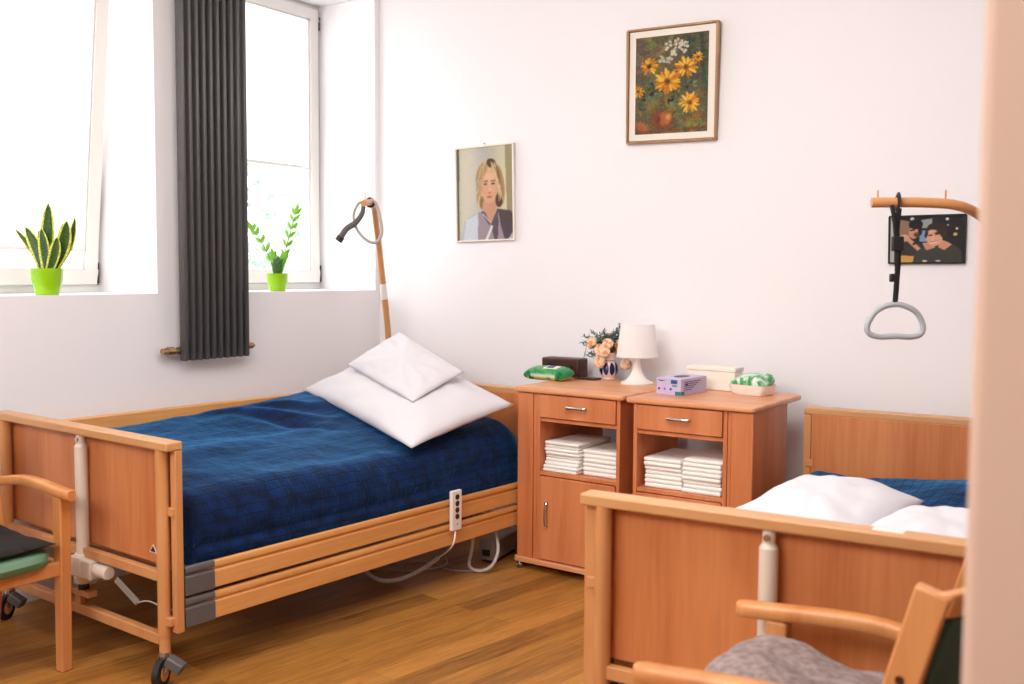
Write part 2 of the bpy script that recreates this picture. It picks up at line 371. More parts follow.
# ------------------------------------------------------------------ pictures (painted grids)
class Canvas:
    def __init__(s, w, h, base):
        s.w, s.h = w, h; s.a = np.zeros((h, w, 3)); s.a[:] = base
        s.Y, s.X = np.mgrid[0:h, 0:w]; s.X = (s.X + .5) / w; s.Y = (s.Y + .5) / h; s.asp = h / w
    def mix(s, mask, c): m = np.clip(mask, 0, 1)[..., None]; s.a = s.a * (1 - m) + np.array(c) * m
    def ell(s, cx, cy, rx, ry, c, rot=0, soft=.08, al=1):
        dx, dy = s.X - cx, (s.Y - cy) * s.asp; ry_ = ry * s.asp; cr, sr = math.cos(rot), math.sin(rot)
        u, v = (dx * cr + dy * sr) / rx, (-dx * sr + dy * cr) / ry_
        s.mix((1 - np.hypot(u, v)) / soft * al if al == 1 else np.clip((1 - np.hypot(u, v)) / soft, 0, 1) * al, c)
    def poly(s, pts, c, al=1):
        inside = np.zeros(s.X.shape, bool); n = len(pts)
        for i in range(n):
            (x0, y0), (x1, y1) = pts[i], pts[(i + 1) % n]
            if y0 == y1: continue
            cnd = ((y0 > s.Y) != (y1 > s.Y)) & (s.X < (x1 - x0) * (s.Y - y0) / (y1 - y0) + x0); inside ^= cnd
        s.mix(inside * al, c)
    def line(s, x0, y0, x1, y1, wd, c, al=1):
        dx, dy = x1 - x0, (y1 - y0) * s.asp; L = dx * dx + dy * dy + 1e-9
        t = np.clip(((s.X - x0) * dx + (s.Y - y0) * s.asp * dy) / L, 0, 1)
        d = np.hypot(s.X - x0 - t * dx, (s.Y - y0) * s.asp - t * dy); s.mix(np.clip((wd - d) / wd * 3, 0, 1) * al, c)
    def jitter(s, amt, seed=1): g = np.random.RandomState(seed); s.a = np.clip(s.a + (g.rand(s.h, s.w, 1) - .5) * amt + (g.rand(s.h, s.w, 3) - .5) * amt * .4, 0, 255)
    def blur(s, k=1):
        for _ in range(k):
            p = np.pad(s.a, ((1, 1), (1, 1), (0, 0)), 'edge'); s.a = (p[1:-1, 1:-1] * 2 + p[:-2, 1:-1] + p[2:, 1:-1] + p[1:-1, :-2] + p[1:-1, 2:]) / 6
    def mesh(s, name, mat, parent, x0, x1, z0, z1, y):
        """colours on a vertical sheet facing -Y, image row 0 at the top"""
        vs = []; h, w = s.h, s.w
        for i in range(h + 1):
            for j in range(w + 1): vs.append((x0 + (x1 - x0) * j / w, y, z1 + (z0 - z1) * i / h))
        fs = [(i * (w + 1) + j, (i + 1) * (w + 1) + j, (i + 1) * (w + 1) + j + 1, i * (w + 1) + j + 1) for i in range(h) for j in range(w)]
        me = bpy.data.meshes.new(name); me.from_pydata(vs, [], fs)
        ca = me.color_attributes.new('Col', 'FLOAT_COLOR', 'CORNER')
        a = s.a / 255 * .93; lin = np.where(a <= .04045, a / 12.92, ((a + .055) / 1.055) ** 2.4).reshape(-1, 3)
        col = np.ones((len(lin) * 4, 4), np.float32); col[:, :3] = np.repeat(lin, 4, 0); ca.data.foreach_set('color', col.ravel())
        me.materials.append(MATS[mat]); o = bpy.data.objects.new(name, me); COL.objects.link(o); o.parent = parent; return o
def frame_bars(x0, x1, z0, z1, wd, y0, y1):
    m = MB(); m.box(x0, x1, y0, y1, z0, z0 + wd); m.box(x0, x1, y0, y1, z1 - wd, z1)
    m.box(x0, x0 + wd, y0, y1, z0 + wd, z1 - wd); m.box(x1 - wd, x1, y0, y1, z0 + wd, z1 - wd); return m

# floral painting
pt = thing('framed_painting', (-2.227, YB, 2.40), 0, 'framed oil painting of yellow blooms in a round vase on the back wall', 'painting')
pt.rotation_euler = (R(2.0), R(1.0), 0); pt.scale = (.975, 1, .97)
frame_bars(-.254, .254, -.297, .297, .010, -.04, -.006).build('frame', 'frame_wood', pt, bevel=.003)
MB().box(-.24, .24, -.03, -.008, -.283, .283).build('liner', 'frame_cream', pt, smooth=False)
c = Canvas(84, 116, (92, 88, 62)); g = random.Random(3)
for i in range(260):
    x, y = g.random(), g.random(); k = g.random()
    base = (120, 100, 78) if x < .25 and y < .4 else ((72, 84, 64) if x > .6 and y < .6 else ((110, 96, 56) if y < .65 else (134, 112, 58)))
    if y > .75 and x < .3: base = (128, 84, 48)
    base = tuple(max(0, q + g.uniform(-26, 26)) for q in base); c.ell(x, y, g.uniform(.03, .1), g.uniform(.015, .05), base, g.uniform(-1, 1), .5, .7)
for x in (.72, .9): c.line(x, 0, x + .05, .5, .03, (48, 60, 52), .6)
c.line(.5, .02, .32, .2, .03, (150, 140, 100), .5)
for i in range(46):   # pale blossoms
    a = g.uniform(0, 2 * PI); r_ = g.random() ** .5 * .15; c.ell(.56 + r_ * math.cos(a) * 1.1, .13 + r_ * math.sin(a) * .55, .028, .015, (214, 208, 186) if g.random() < .7 else (150, 144, 120), a, .4)
for i in range(16): c.ell(.42 + g.uniform(-.1, .1), .24 + g.uniform(-.03, .04), .03, .014, (176, 176, 158), g.uniform(-1, 1), .4)
for i in range(60):   # leaves
    x, y = g.choice([(.16, .62), (.12, .72), (.3, .55), (.6, .62), (.78, .5), (.36, .42), (.55, .68), (.2, .5)]); x += g.uniform(-.08, .08); y += g.uniform(-.05, .05)
    c.ell(x, y, g.uniform(.02, .06), g.uniform(.01, .025), g.choice([(62, 78, 48), (96, 110, 74), (40, 50, 36), (128, 136, 100), (52, 66, 50)]), g.uniform(-1.5, 1.5), .4)
c.ell(.39, .86, .155, .105, (128, 66, 44)); c.ell(.42, .85, .12, .09, (176, 104, 50), soft=.5); c.ell(.47, .83, .06, .05, (212, 158, 74), soft=.8); c.ell(.33, .86, .05, .06, (110, 44, 44), soft=.8)
def bloom(cx, cy, r_, n=15, seed=1, cc=(150, 88, 30)):
    q = random.Random(seed)
    for k in range(n * 2):
        a = 2 * PI * k / n + q.uniform(-.15, .15); rr = r_ * q.uniform(.75, 1.05)
        col = q.choice([(226, 168, 40), (208, 136, 28), (240, 190, 66), (196, 120, 26)])
        c.ell(cx + math.cos(a) * rr * .6, cy + math.sin(a) * rr * .6 / c.asp, rr * .42, rr * .13 / c.asp, col, a, .3)
    c.ell(cx, cy, r_ * .3, r_ * .22, cc, soft=.5); c.ell(cx, cy, r_ * .15, r_ * .1, (96, 56, 22), soft=.5)
bloom(.19, .30, .14, 12, 1, (80, 52, 24)); bloom(.70, .34, .17, 13, 2); bloom(.45, .47, .2, 17, 3); bloom(.76, .70, .16, 14, 4); bloom(.04, .55, .1, 10, 5); bloom(.86, .25, .09, 10, 6)
c.ell(.1, .92, .14, .06, (168, 100, 60), .5, .5); c.line(0, .985, 1, .955, .02, (120, 70, 40), .7); c.jitter(34, 2)
c.mesh('canvas', 'canvas_print', pt, -.204, .204, -.250, .250, -.0315)

# portrait print
pr = thing('portrait_print', (-3.382, YB, 1.896), 0, 'portrait of a blond woman in a thin white frame, back wall', 'picture')
pr.rotation_euler = (0, R(-1.3), 0)
frame_bars(-.203, .203, -.272, .272, .009, -.022, -.004).build('frame', 'frame_cream', pr, bevel=.002)
c = Canvas(96, 130, (206, 204, 188))
for i in range(24):
    x = i / 24; c.line(x, 0, x, 1, .03, (200 + 18 * math.sin(x * 9), 196 + 14 * math.sin(x * 9), 178 + 10 * math.sin(x * 7)), .7)
c.poly([(.86, 0), (1, 0), (1, 1), (.9, 1)], (140, 128, 84), .7); c.poly([(0, 0), (.04, 0), (.03, 1), (0, 1)], (120, 116, 96))
hair, hl, dk, skin = (176, 142, 96), (216, 188, 142), (92, 66, 44), (222, 170, 136)
c.ell(.57, .36, .24, .22, hair); c.ell(.42, .45, .08, .2, hl, .12); c.ell(.76, .42, .09, .22, hair, -.12); c.ell(.75, .58, .07, .08, dk); c.ell(.47, .6, .07, .08, (150, 116, 76))
c.poly([(.06, 1), (.12, .8), (.22, .74), (.44, .68), (.72, .67), (.94, .71), (1, .8), (1, 1)], (188, 192, 200))
c.poly([(.1, 1), (.16, .78), (.36, .72), (.42, 1)], (208, 216, 226)); c.poly([(.72, .67), (.96, .7), (1, .76), (1, .92), (.9, 1), (.82, 1)], (88, 72, 80)); c.poly([(.38, .7), (.7, .68), (.84, 1), (.36, 1)], (164, 148, 158))
c.poly([(.47, .58), (.68, .58), (.72, .7), (.58, .84), (.44, .7)], (208, 156, 124)); c.poly([(.42, .69), (.56, .84), (.6, .84), (.5, .7)], (110, 92, 96)); c.poly([(.72, .67), (.6, .84), (.66, 1), (.72, 1), (.74, .8)], (96, 82, 92))
c.ell(.58, .43, .155, .185, skin); c.ell(.58, .35, .14, .1, (232, 186, 152), soft=.6); c.ell(.55, .2, .12, .06, hl, .3); c.ell(.62, .18, .09, .05, dk, .4); c.ell(.44, .3, .05, .12, hl, .25); c.ell(.72, .3, .045, .12, (132, 98, 66), -.3)
g = random.Random(12)
for k in range(70):
    sd_ = g.choice((-1, 1)); x0 = .58 + sd_ * g.uniform(.02, .12); x1 = .58 + sd_ * g.uniform(.16, .25); c.line(x0, g.uniform(.16, .24), x1, g.uniform(.38, .6), .007, g.choice([hair, hl, (150, 116, 78), (226, 204, 164)]), .7)
c.ell(.58, .42, .14, .165, skin, soft=.15); c.ell(.58, .34, .125, .09, (232, 186, 152), soft=.6)
for x in (.515, .645): c.ell(x, .4, .034, .012, (92, 64, 52)); c.line(x - .04, .372, x + .04, .368, .009, (140, 98, 66))
c.ell(.585, .47, .02, .05, (238, 192, 160), soft=.7); c.ell(.585, .495, .03, .01, (190, 126, 100)); c.ell(.58, .54, .05, .011, (178, 96, 88)); c.ell(.5, .49, .04, .03, (226, 158, 128), soft=.9)
c.line(.46, .72, .6, .82, .008, (230, 226, 220)); c.line(.52, 1, .62, .86, .022, (240, 238, 236)); c.blur(1); c.jitter(12, 4)
c.mesh('print', 'canvas_print', pr, -.194, .194, -.263, .263, -.0115)
tag(MB().cyl((-3.39, YB, 2.178), (-3.39, YB - .012, 2.18), .003, 8).build('wall_nail', 'steel'), 'small nail in the wall above the portrait', 'nail')

# black framed photograph
ph = thing('framed_photograph', (-.988, YB, 1.606), 0, 'black framed photograph of two smiling people hanging behind the lifting handle', 'picture')
ph.rotation_euler = (0, R(-.4), 0)
frame_bars(-.162, .162, -.108, .108, .0065, -.02, -.004).build('frame', 'frame_black', ph, bevel=.0015)
c = Canvas(144, 98, (34, 32, 34)); g = random.Random(9)
for i in range(30): c.ell(g.random(), g.random() * .6, .06, .05, tuple(g.uniform(26, 66) for _ in range(3)), 0, .6, .6)
c.poly([(0, 0), (.06, 0), (.06, 1), (0, 1)], (196, 190, 186)); c.poly([(.1, .05), (.26, .1), (.28, .6), (.1, .6)], (146, 116, 94))
c.poly([(.42, .08), (.57, .05), (.57, .26), (.42, .26)], (150, 160, 156)); c.poly([(.41, .3), (.53, .32), (.5, .55), (.4, .55)], (126, 156, 190))
for x, y, k, cc in ((.77, .07, .025, (230, 226, 216)), (.9, .28, .02, (214, 210, 200)), (.88, .4, .03, (206, 190, 90)), (.3, .05, .03, (220, 214, 204)), (.78, .2, .012, (220, 216, 210))): c.ell(x, y, k, k * 1.3, cc)
c.poly([(.12, .6), (.3, .5), (.44, .62), (.4, 1), (.1, 1)], (56, 50, 54)); c.poly([(.1, .84), (.34, .86), (.32, 1), (.1, 1)], (214, 158, 76))
c.ell(.33, .33, .075, .16, (206, 150, 126), .15); c.ell(.35, .17, .1, .11, (28, 24, 26)); c.ell(.41, .3, .03, .12, (30, 26, 28)); c.ell(.36, .4, .05, .06, (86, 56, 48), .3, .5); c.line(.28, .3, .33, .29, .012, (50, 34, 30)); c.line(.35, .36, .38, .35, .009, (160, 60, 60))
c.ell(.21, .46, .07, .07, (222, 166, 134), .4); c.line(.24, .48, .4, .72, .035, (212, 154, 122)); c.line(.325, .6, .36, .57, .018, (24, 20, 22))
c.poly([(.34, .8), (.5, .6), (.62, .62), (.84, .6), (.96, .74), (.98, 1), (.32, 1)], (62, 64, 56)); c.poly([(.44, .58), (.56, .56), (.62, .68), (.5, .74)], (204, 146, 116))
c.poly([(.68, .5), (.78, .56), (.84, .62), (.74, .74), (.66, .68)], (210, 152, 122)); c.ell(.6, .46, .115, .2, (224, 166, 136), -.25); c.ell(.645, .27, .145, .12, (50, 36, 32), .15); c.ell(.72, .36, .05, .12, (58, 40, 34), -.2); c.ell(.5, .36, .022, .12, (52, 36, 32), .2)
c.ell(.58, .33, .08, .05, (230, 176, 148), soft=.5); c.line(.53, .42, .57, .41, .011, (66, 40, 34)); c.line(.62, .4, .67, .385, .011, (66, 40, 34)); c.line(.59, .45, .58, .52, .01, (236, 184, 156)); c.line(.55, .58, .64, .555, .014, (236, 226, 220)); c.line(.545, .57, .645, .54, .006, (170, 84, 76))
c.ell(.48, .97, .035, .02, (216, 212, 206)); c.ell(.66, .97, .04, .018, (190, 188, 180)); c.blur(1); c.jitter(12, 6)
c.mesh('print', 'canvas_print', ph, -.156, .156, -.102, .102, -.011)

# ------------------------------------------------------------------ radiator
ra = thing('tall_radiator', (XW + .07, 3.505, 1.005), 0, 'tall dark grey column radiator mounted between the two windows', 'radiator')
n = 10; y0 = -.195; st = .39 / (n - 1)
for i in range(n):
    y = y0 + i * st; m = MB(); m.tube([(0, y, 0), (0, y, .006), (0, y, 2.19), (0, y, 2.2)], [(.024, .009), (.028, .0122), (.028, .0122), (.024, .009)], 14, flat=(1, 0, 0)); m.build('tube', 'radiator_paint', ra)
for zq in (.05, 2.14): MB().cyl((-.026, y0 - .02, zq), (-.026, -y0 + .02, zq), .018, 14).build('header_pipe', 'radiator_paint', ra)
m = MB(); m.cyl((-.02, y0 - .02, .05), (-.02, y0 - .055, .05), .014); m.cyl((-.02, y0 - .05, .05), (-.02, y0 - .085, .05), .022, 8); m.cyl((-.02, y0 - .085, .05), (-.02, y0 - .115, .05), .016); m.cyl((-.02, y0 - .07, .05), (-.06, y0 - .07, .05), .012); m.build('valve', 'brass', ra, label='brass valve at the left foot')
m = MB(); m.cyl((-.02, -y0 + .02, .05), (-.02, -y0 + .04, .05), .012); m.cyl((-.02, -y0 + .035, .05), (-.02, -y0 + .065, .05), .017, 8); m.cyl((-.02, -y0 + .065, .05), (-.02, -y0 + .078, .05), .009); m.cyl((-.02, -y0 + .05, .05), (-.06, -y0 + .05, .05), .01); m.build('valve', 'brass', ra, label='brass valve at the right foot')
for z in (.35, 1.85):
    for yq in (-.12, .10): MB().box(-.062, -.02, yq, yq + .02, z, z + .03).build('wall_bracket', 'radiator_paint', ra)

# ------------------------------------------------------------------ potted plants
def pot(m, h=.09, rt_=.05, rb=.04):
    m.lathe([(.001, 0), (rb * .93, 0), (rb, .006), (rt_ * .97, h * .6), (rt_, h), (rt_ * .93, h), (rt_ * .9, h * .82), (.001, h * .82)], seg=32, cap=False)
sp = thing('snake_plant', (-4.262, 2.69, SZ), 0, 'snake plant with upright variegated leaves in a lime green pot', 'plant', 'potted plants on the window sills')
m = MB(); pot(m, .095, .062, .047); m.build('pot', 'green_pot', sp)
MB().lathe([(.001, .082), (.054, .082)], seg=24, cap=False).build('soil', 'soil', sp)
def blade(base, tip, wd, bend, face, twist=0.):
    base, tip = Vector(base), Vector(tip); ax = tip - base; L = ax.length; face = Vector(face).normalized(); side = ax.cross(face).normalized()
    out = ax.cross(side).normalized(); P = []; U = []
    for i in range(15):
        t = i / 14; c_ = base + ax * t + Vector(bend) * math.sin(PI * t) * .5 + Vector(bend) * t * t * 0
        w_ = wd * (.5 + .9 * t - .35 * t * t) * (1 - t ** 3.2) ** .8 if t < 1 else 0.0005
        a = twist * t; sd = side * math.cos(a) + out * math.sin(a)
        nn = ax.cross(sd).normalized()
        P.append([c_ + sd * (w_ * (j / 6 * 2 - 1)) + nn * (w_ * .35 * (1 - (j / 6 * 2 - 1) ** 2)) for j in range(7)]); U.append([(j / 6, t) for j in range(7)])
    return MB().grid(P, U)
ri = Vector((.835, .55, 0)); fo = Vector((.55, -.835, 0)); zz = Vector((0, 0, 1))
sp.scale = (1.08, 1.08, 1.25)
leaves = [((.0, .01), (.016, .0, .235), .026, (0, 0), .1), ((-.015, 0), (-.075, .0, .155), .022, (.02, 0), .3), ((.01, .02), (-.005, .02, .15), .022, (0, 0), -.2), ((.02, .015), (.085, .0, .175), .026, (.03, 0), .5),
          ((-.02, -.01), (-.118, .0, .148), .012, (.02, -.02), .2), ((.02, -.02), (.1, -.01, .19), .014, (.035, -.01), 1.0), ((-.005, -.02), (-.04, -.02, .145), .014, (0, 0), 0), ((.02, -.02), (.052, -.02, .17), .014, (0, 0), 0), ((.02, .03), (.06, .03, .12), .02, (.01, 0), .2)]
for (bx, bd), tp, wd, bn, tw in leaves:
    b_ = ri * bx + fo * bd + zz * .08; t_ = ri * tp[0] * 1.12 + fo * (bd + tp[1] * .5) + zz * (tp[2] * 1.05 + .08); wd *= 1.45
    blade(b_, t_, wd, ri * bn[0] - zz * .0 + fo * bn[1], fo, tw).build('leaf', 'snake_leaf', sp, solid=.0025, recalc=False)
zp = thing('zz_plant', (-4.275, 4.09, SZ), 0, 'small plant with bright leaflets on arching stems in lime green pot', 'plant', 'potted plants on the window sills')
m = MB(); pot(m, .1, .058, .046); m.build('pot', 'green_pot', zp)
MB().lathe([(.001, .084), (.05, .084)], seg=24, cap=False).build('soil', 'soil', zp)
def leaflet(m, p, d, L, w_, nrm):
    d = Vector(d).normalized(); s_ = d.cross(Vector(nrm)).normalized(); n_ = s_.cross(d); P = []
    for i in range(7):
        t = i / 6; ww = w_ * math.sin(PI * min(.98, max(.02, t)) ** .8); c_ = Vector(p) + d * L * t - n_ * L * .15 * t * t
        P.append([c_ - s_ * ww, c_ + n_ * ww * .3 * -1, c_ + s_ * ww])
    m.grid(P)
def frond(base, pts, nl, L, w_, mat, start=.35):
    path = catmull([ri * a + fo * b + zz * c_ for a, b, c_ in pts], 8)
    st_ = MB(); k = len(path); st_.tube(path, [.0045 * (1 - .75 * i / (k - 1)) for i in range(k)], 8); s_o = st_.build('stem', 'zz_stem', zp)
    lm = MB()
    for i in range(nl):
        t = start + (1 - start) * i / (nl - 1); q = min(k - 2, int(t * (k - 1))); p = path[q]; ax = (path[q + 1] - path[q]).normalized()
        for sgn in (-1, 1):
            leaflet(lm, p, ax * .75 + (ri * sgn * .6 + fo * .25 * sgn), L * (1 - .25 * abs(t - .65)), w_, fo - zz * .3)
    leaflet(lm, path[-1], path[-1] - path[-3], L, w_, fo); lm.build('leaflets', mat, zp, solid=.0012, recalc=False)
frond(0, [(.02, 0, .08), (.04, 0, .2), (.075, 0, .33), (.105, 0, .435)], 6, .062, .010, 'zz_leaf')
frond(0, [(-.015, 0, .08), (-.035, 0, .17), (-.085, .0, .27), (-.13, .02, .345)], 5, .055, .011, 'zz_leaf')
frond(0, [(-.005, .01, .08), (-.012, .01, .14), (-.02, .02, .2)], 5, .045, .011, 'zz_leaf', .3)
frond(0, [(.01, .01, .08), (.02, .02, .13), (.045, .03, .19)], 5, .045, .011, 'zz_leaf', .3)
frond(0, [(.0, .02, .08), (.008, .03, .11), (.012, .04, .15)], 3, .05, .014, 'zz_leaf_dark', .3)

# ------------------------------------------------------------------ care beds
def care_bed(name, loc, rotz, Wd, L, label, acx, sticker=False, far_up=True):
    root = thing(name, loc, rotz, label, 'bed', 'care beds'); h = Wd / 2
    for yb, sg in ((0, 1), (L - .065, -1)):
        foot = sg == 1; py = .050 if foot else L - .066
        MB().box(-h + .035, h - .035, py, py + .016, .41, .832).build('foot_panel' if foot else 'head_panel', 'beech_panel', root, bevel=.002)
        cr = MB().box(-h, h, yb, yb + .065, .83, .862).build('cap_rail', 'beech_x', root, bevel=.006, seg=3)
        if foot and sticker: MB().box(.19, .26, .02, .05, .8615, .8635).build('label_sticker', 'white_plastic', cr, smooth=False)
        yp = .0225 if foot else L - .0225
        MB().box(-h + .06, h - .06, yp - .012, yp + .015, .365, .402).box(-h + .08, h - .08, yp - .014, yp + .018, .14, .178).build('cross_bar', 'beech_metal_look', root, bevel=.003)
        for sx in (-1, 1):
            xp = sx * (h - .062)
            lg = MB(); lg.cyl((xp, yp, .175), (xp, yp, .832), .0225, 24); lg.cyl((xp, yp, .115), (xp, yp, .176), .0195, 24); lg.build('leg', 'beech_metal_look', root)
            cs = MB(); cs.cyl((xp, yp, .098), (xp, yp, .118), .022, 18); cs.cyl((xp, yp, .085), (xp, yp, .1), .016, 18); 
            a = .5 if foot else -.7; dx, dy = math.sin(a), -math.cos(a); fx, fy = -dy, dx
            for q in (-1, 1): cs.tube([(xp + fx * q * .016, yp + fy * q * .016, .1), (xp + fx * q * .017 + dx * .03, yp + fy * q * .017 + dy * .03, .05)], [(.02, .002), (.012, .002)], 10, flat=(dx, dy, 0))
            co = cs.build('caster', 'chrome', root)
            wc = Vector((xp + dx * .03, yp + dy * .03, .05))
            wm = MB(); ax_ = Vector((fx, fy, 0)); wm.tube([wc - ax_ * .013, wc - ax_ * .011, wc + ax_ * .011, wc + ax_ * .013], [.044, .05, .05, .044], 28); wm.m = 1
            wm.tube([wc - ax_ * .0145, wc + ax_ * .0145], .026, 20); wm.build('wheel', ['rubber', 'grey_plastic'] if not foot else ['rubber', 'beech_metal_look'], co)
            pm = MB(); pa = wc + Vector((0, 0, .045)); pm.box(-.022, .022, -.052, .012, -.006, .03, Matrix.Translation(wc + Vector((-dx * .0 + fx * .03, -dy * .0 + fy * .03, .035))) @ Matrix.Rotation(math.atan2(fx, -fy), 4, 'Z') @ Matrix.Rotation(.5, 4, 'X')); pm.build('brake_pedal', 'grey_plastic', co, bevel=.006, seg=3)
            gx = sx * (h - .016); gy = .034 if foot else L - .062
            MB().box(gx - .016, gx + .016, gy, gy + .028, .19, .83).box(gx - .018 - sx * .012, gx + .018 - sx * .012, gy - .006, gy + .02, .60, .63).box(min(gx, xp), max(gx, xp), gy - .02, gy + .01, .215, .245).build('rail_guide', 'beech_metal_look', root, bevel=.0025)
    # side rails: near side lowered, far side raised
    for sx, zs in ((1, (.206, .318)), (-1, (.585, .70) if far_up else (.206, .318))):
        for z in zs:
            xo = sx * (h - .002); prof = [(a_, b_ * .9) for a_, b_ in [(0, 0), (-.012, -.004), (-.026, 0), (-.026, .1), (-.013, .108), (-.003, .104), (0, .094), (-.001, .081), (-.008, .076), (-.008, .07), (-.001, .065)]]
            poly = [(xo + sx * px_, z + pz) for px_, pz in prof]
            if sx < 0: poly = poly[::-1]
            ra_ = MB().extr(poly, 1, .16, L - .16).build('side_rail', 'beech_y', root, bevel=.0015)
            for ya, yb_ in ((.068, .19), (L - .19, L - .068)):
                pr2 = [(xo + sx * (px_ + (.003 if px_ > -.02 else -.003)), z + pz + (.003 if pz > .05 else -.003)) for px_, pz in prof]
                if sx < 0: pr2 = pr2[::-1]
                MB().extr(pr2, 1, ya, yb_).build('end_cap', 'grey_plastic', ra_, bevel=.010, seg=4)
    pf = MB(); pf.box(-h + .07, -h + .11, .15, L - .15, .355, .40); pf.box(h - .11, h - .07, .15, L - .15, .355, .40)
    for k in range(9): pf.box(-h + .11, h - .11, .2 + k * (L - .46) / 8, .26 + k * (L - .46) / 8, .375, .398)
    for q in (.12, L - .16): pf.box(-h + .05, h - .05, q, q + .04, .365, .40)
    pf.build('platform_frame', 'beech_metal_look', root, bevel=.003)
    for ya in (.022, L - .022):
        f_ = ya < 1; am = MB(); am.cyl((acx, ya, .36), (acx, ya, .785), .0235, 22); am.cyl((acx, ya, .785), (acx, ya, .797), .0235, 22, .016); am.cyl((acx, ya, .795), (acx, ya, .83), .0165, 18)
        ao = am.build('lift_actuator', 'cream_plastic', root)
        MB().cyl((acx, ya - .0195, .812), (acx, ya + .0195, .812), .009, 14).build('pin', 'chrome', ao)
        mo = MB(); mo.box(acx - .035, acx + .035, ya - .034, ya + .03, .29, .37); mo.cyl((acx, ya, .36), (acx, ya, .378), .032); mo.cyl((acx, ya, .262), (acx, ya, .292), .034, 22, .036)
        mo.box(acx + .03, acx + .098, ya - .032, ya + .032, .292, .365); mo.cyl((acx + .09, ya, .33), (acx + .18, ya, .33), .026, 20); mo.build('motor', 'cream_plastic', ao, bevel=.006, seg=3)
        MB().cyl((acx, ya, .235), (acx, ya, .265), .02).build('motor_foot', 'dark_plastic', ao)
        MB().box(acx - .05, acx + .06, ya - .02, ya + .02, .215, .238).box(acx - .05, acx - .01, ya - .01, ya + .01, .16, .22).build('motor_bracket', 'beech_metal_look', ao, bevel=.003)
    pth = [];
    for k in range(170):
        t = k / 169; a = t * 2 * PI * 16; p = Vector((acx + .18, .05, .30)).lerp(Vector((acx + .30, .06, .235)), t)
        pth.append(p + Vector((.3, 0, .9)).normalized() * .009 * math.cos(a) + Vector((0, 1, 0)) * .009 * math.sin(a))
    cm = MB(); cm.tube(pth, .0026, 6); cm.tube(catmull([(acx + .30, .06, .235), (acx + .36, .07, .25), (acx + .45, .09, .235), (h - .03, .12, .24)], 8), .0026, 6); cm.build('motor_cable', 'cable_grey', root)
    tm = MB(); tx = h - .165
    tm.extr([(tx - .024, .445), (tx + .024, .445), (tx, .476)], 1, .0485, .0500); tm.m = 1; tm.extr([(tx - .017, .4485), (tx + .017, .4485), (tx, .4705)], 1, .0478, .0484)
    tm.build('triangle_mark', ['white_plastic', 'triangle_ink'], root, smooth=False, label='black triangle sticker')
    return root
B1L, B1R, B1W = (-3.500, 2.290, 0), R(-4.6), 1.24
bed1 = care_bed('care_bed', B1L, B1R, B1W, 2.17, 'beech care bed beneath the windows, lower side rails on its near side', .03)
B2L, B2R, B2W = (-.779, 2.379, 0), R(1.8), 1.12
bed2 = care_bed('care_bed', B2L, B2R, B2W, 2.186, 'beech care bed on the right with two white pillows, chair at its foot', -.05, True, False)

# bedspreads ------------------------------------------------------------
def fbm(x, y, z=0, o=4): return noise.fractal(Vector((x, y, z)), 1.0, 2.0, o)
def spread(name, loc, rotz, hw, v0, v1, top, zb_near, zb_far, label, seed):
    NU, NV = 110, 190; P = []; U = []
    for i in range(NV + 1):
        v = v0 + (v1 - v0) * i / NV; ef = min(1, (v - v0) / .05); eh = min(1, max(0, (v1 - v)) / .09)
        e = math.sqrt(max(0, 1 - (1 - ef) ** 2)) * (math.sqrt(max(0, 1 - (1 - eh) ** 2)) )
        prof = []; zn, zf = top(hw, v), top(-hw, v); r_ = .075; rn = .15
        zb_n = zb_near; zb_f = zb_far
        for k in range(14): prof.append((hw + .008 * math.sin(k * .5), zb_n + (zn - rn - zb_n) * k / 14))
        for k in range(12): a = PI / 2 * k / 12; prof.append((hw - rn + rn * math.cos(a), zn - rn + rn * math.sin(a)))
        for k in range(61): x = (hw - rn) + (-2 * hw + r_ + rn) * k / 60; prof.append((x, top(x, v) + (zn - top(hw - rn, v)) * max(0, 1 - (hw - rn - x) / .15) ** 2))
        for k in range(1, 12): a = PI / 2 * k / 12; prof.append((-hw + r_ - r_ * math.sin(a), zf - r_ + r_ * math.cos(a)))
        for k in range(1, 13): prof.append((-hw, zf - r_ + (zb_f - zf + r_) * k / 12))
        row = []; ur = []; s_ = 0; pp = None
        for j, (x, z) in enumerate(prof):
            if pp: s_ += math.hypot(x - pp[0], z - pp[1])
            pp = (x, z)
            d = .013 * fbm(x * 3.0 + seed, v * 1.6, z * 2, 3) + .003 * fbm(x * 11, v * 7 + seed, z * 9, 3)
            z2 = zb_n + (z - zb_n) * (1 - (1 - e) * .55) if z > zb_n else z
            xx = x + (d * 1.2 if abs(x) > hw - .03 else d * .3) * (1 if x > 0 else -1); edge = abs(x) > hw - .03
            row.append(Vector((min(xx, hw + .012), v + .01 * fbm(x * 5, v * 5, 3) * e, z2 + (0 if edge else d * 1.3)))); ur.append((v, s_))
        P.append(row); U.append(ur)
    # close both ends
    for idx, sgn in ((0, -1), (-1, 1)):
        base = P[idx]; rows = []; ru = []
        for q in (1, 2, 3): rows.append([Vector((p.x * (1 - .004 * q), p.y + sgn * .004 * q, max(zb_near, p.z - (p.z - zb_near) * q / 3))) for p in base]); ru.append([(u + sgn * q * .08, s2) for u, s2 in U[idx]])
        if idx == 0:
            for rr_, uu in zip(rows, ru): P.insert(0, rr_); U.insert(0, uu)
        else: P += rows; U += ru
    o = MB().grid(P, U).build(name, 'navy_velvet', None, loc=loc, rotz=rotz, recalc=False, ang=180)
    return tag(o, label, 'bedspread', 'quilted navy bedspreads')
def sm(a, b, x): t = max(0, min(1, (x - a) / (b - a))); return t * t * (3 - 2 * t)
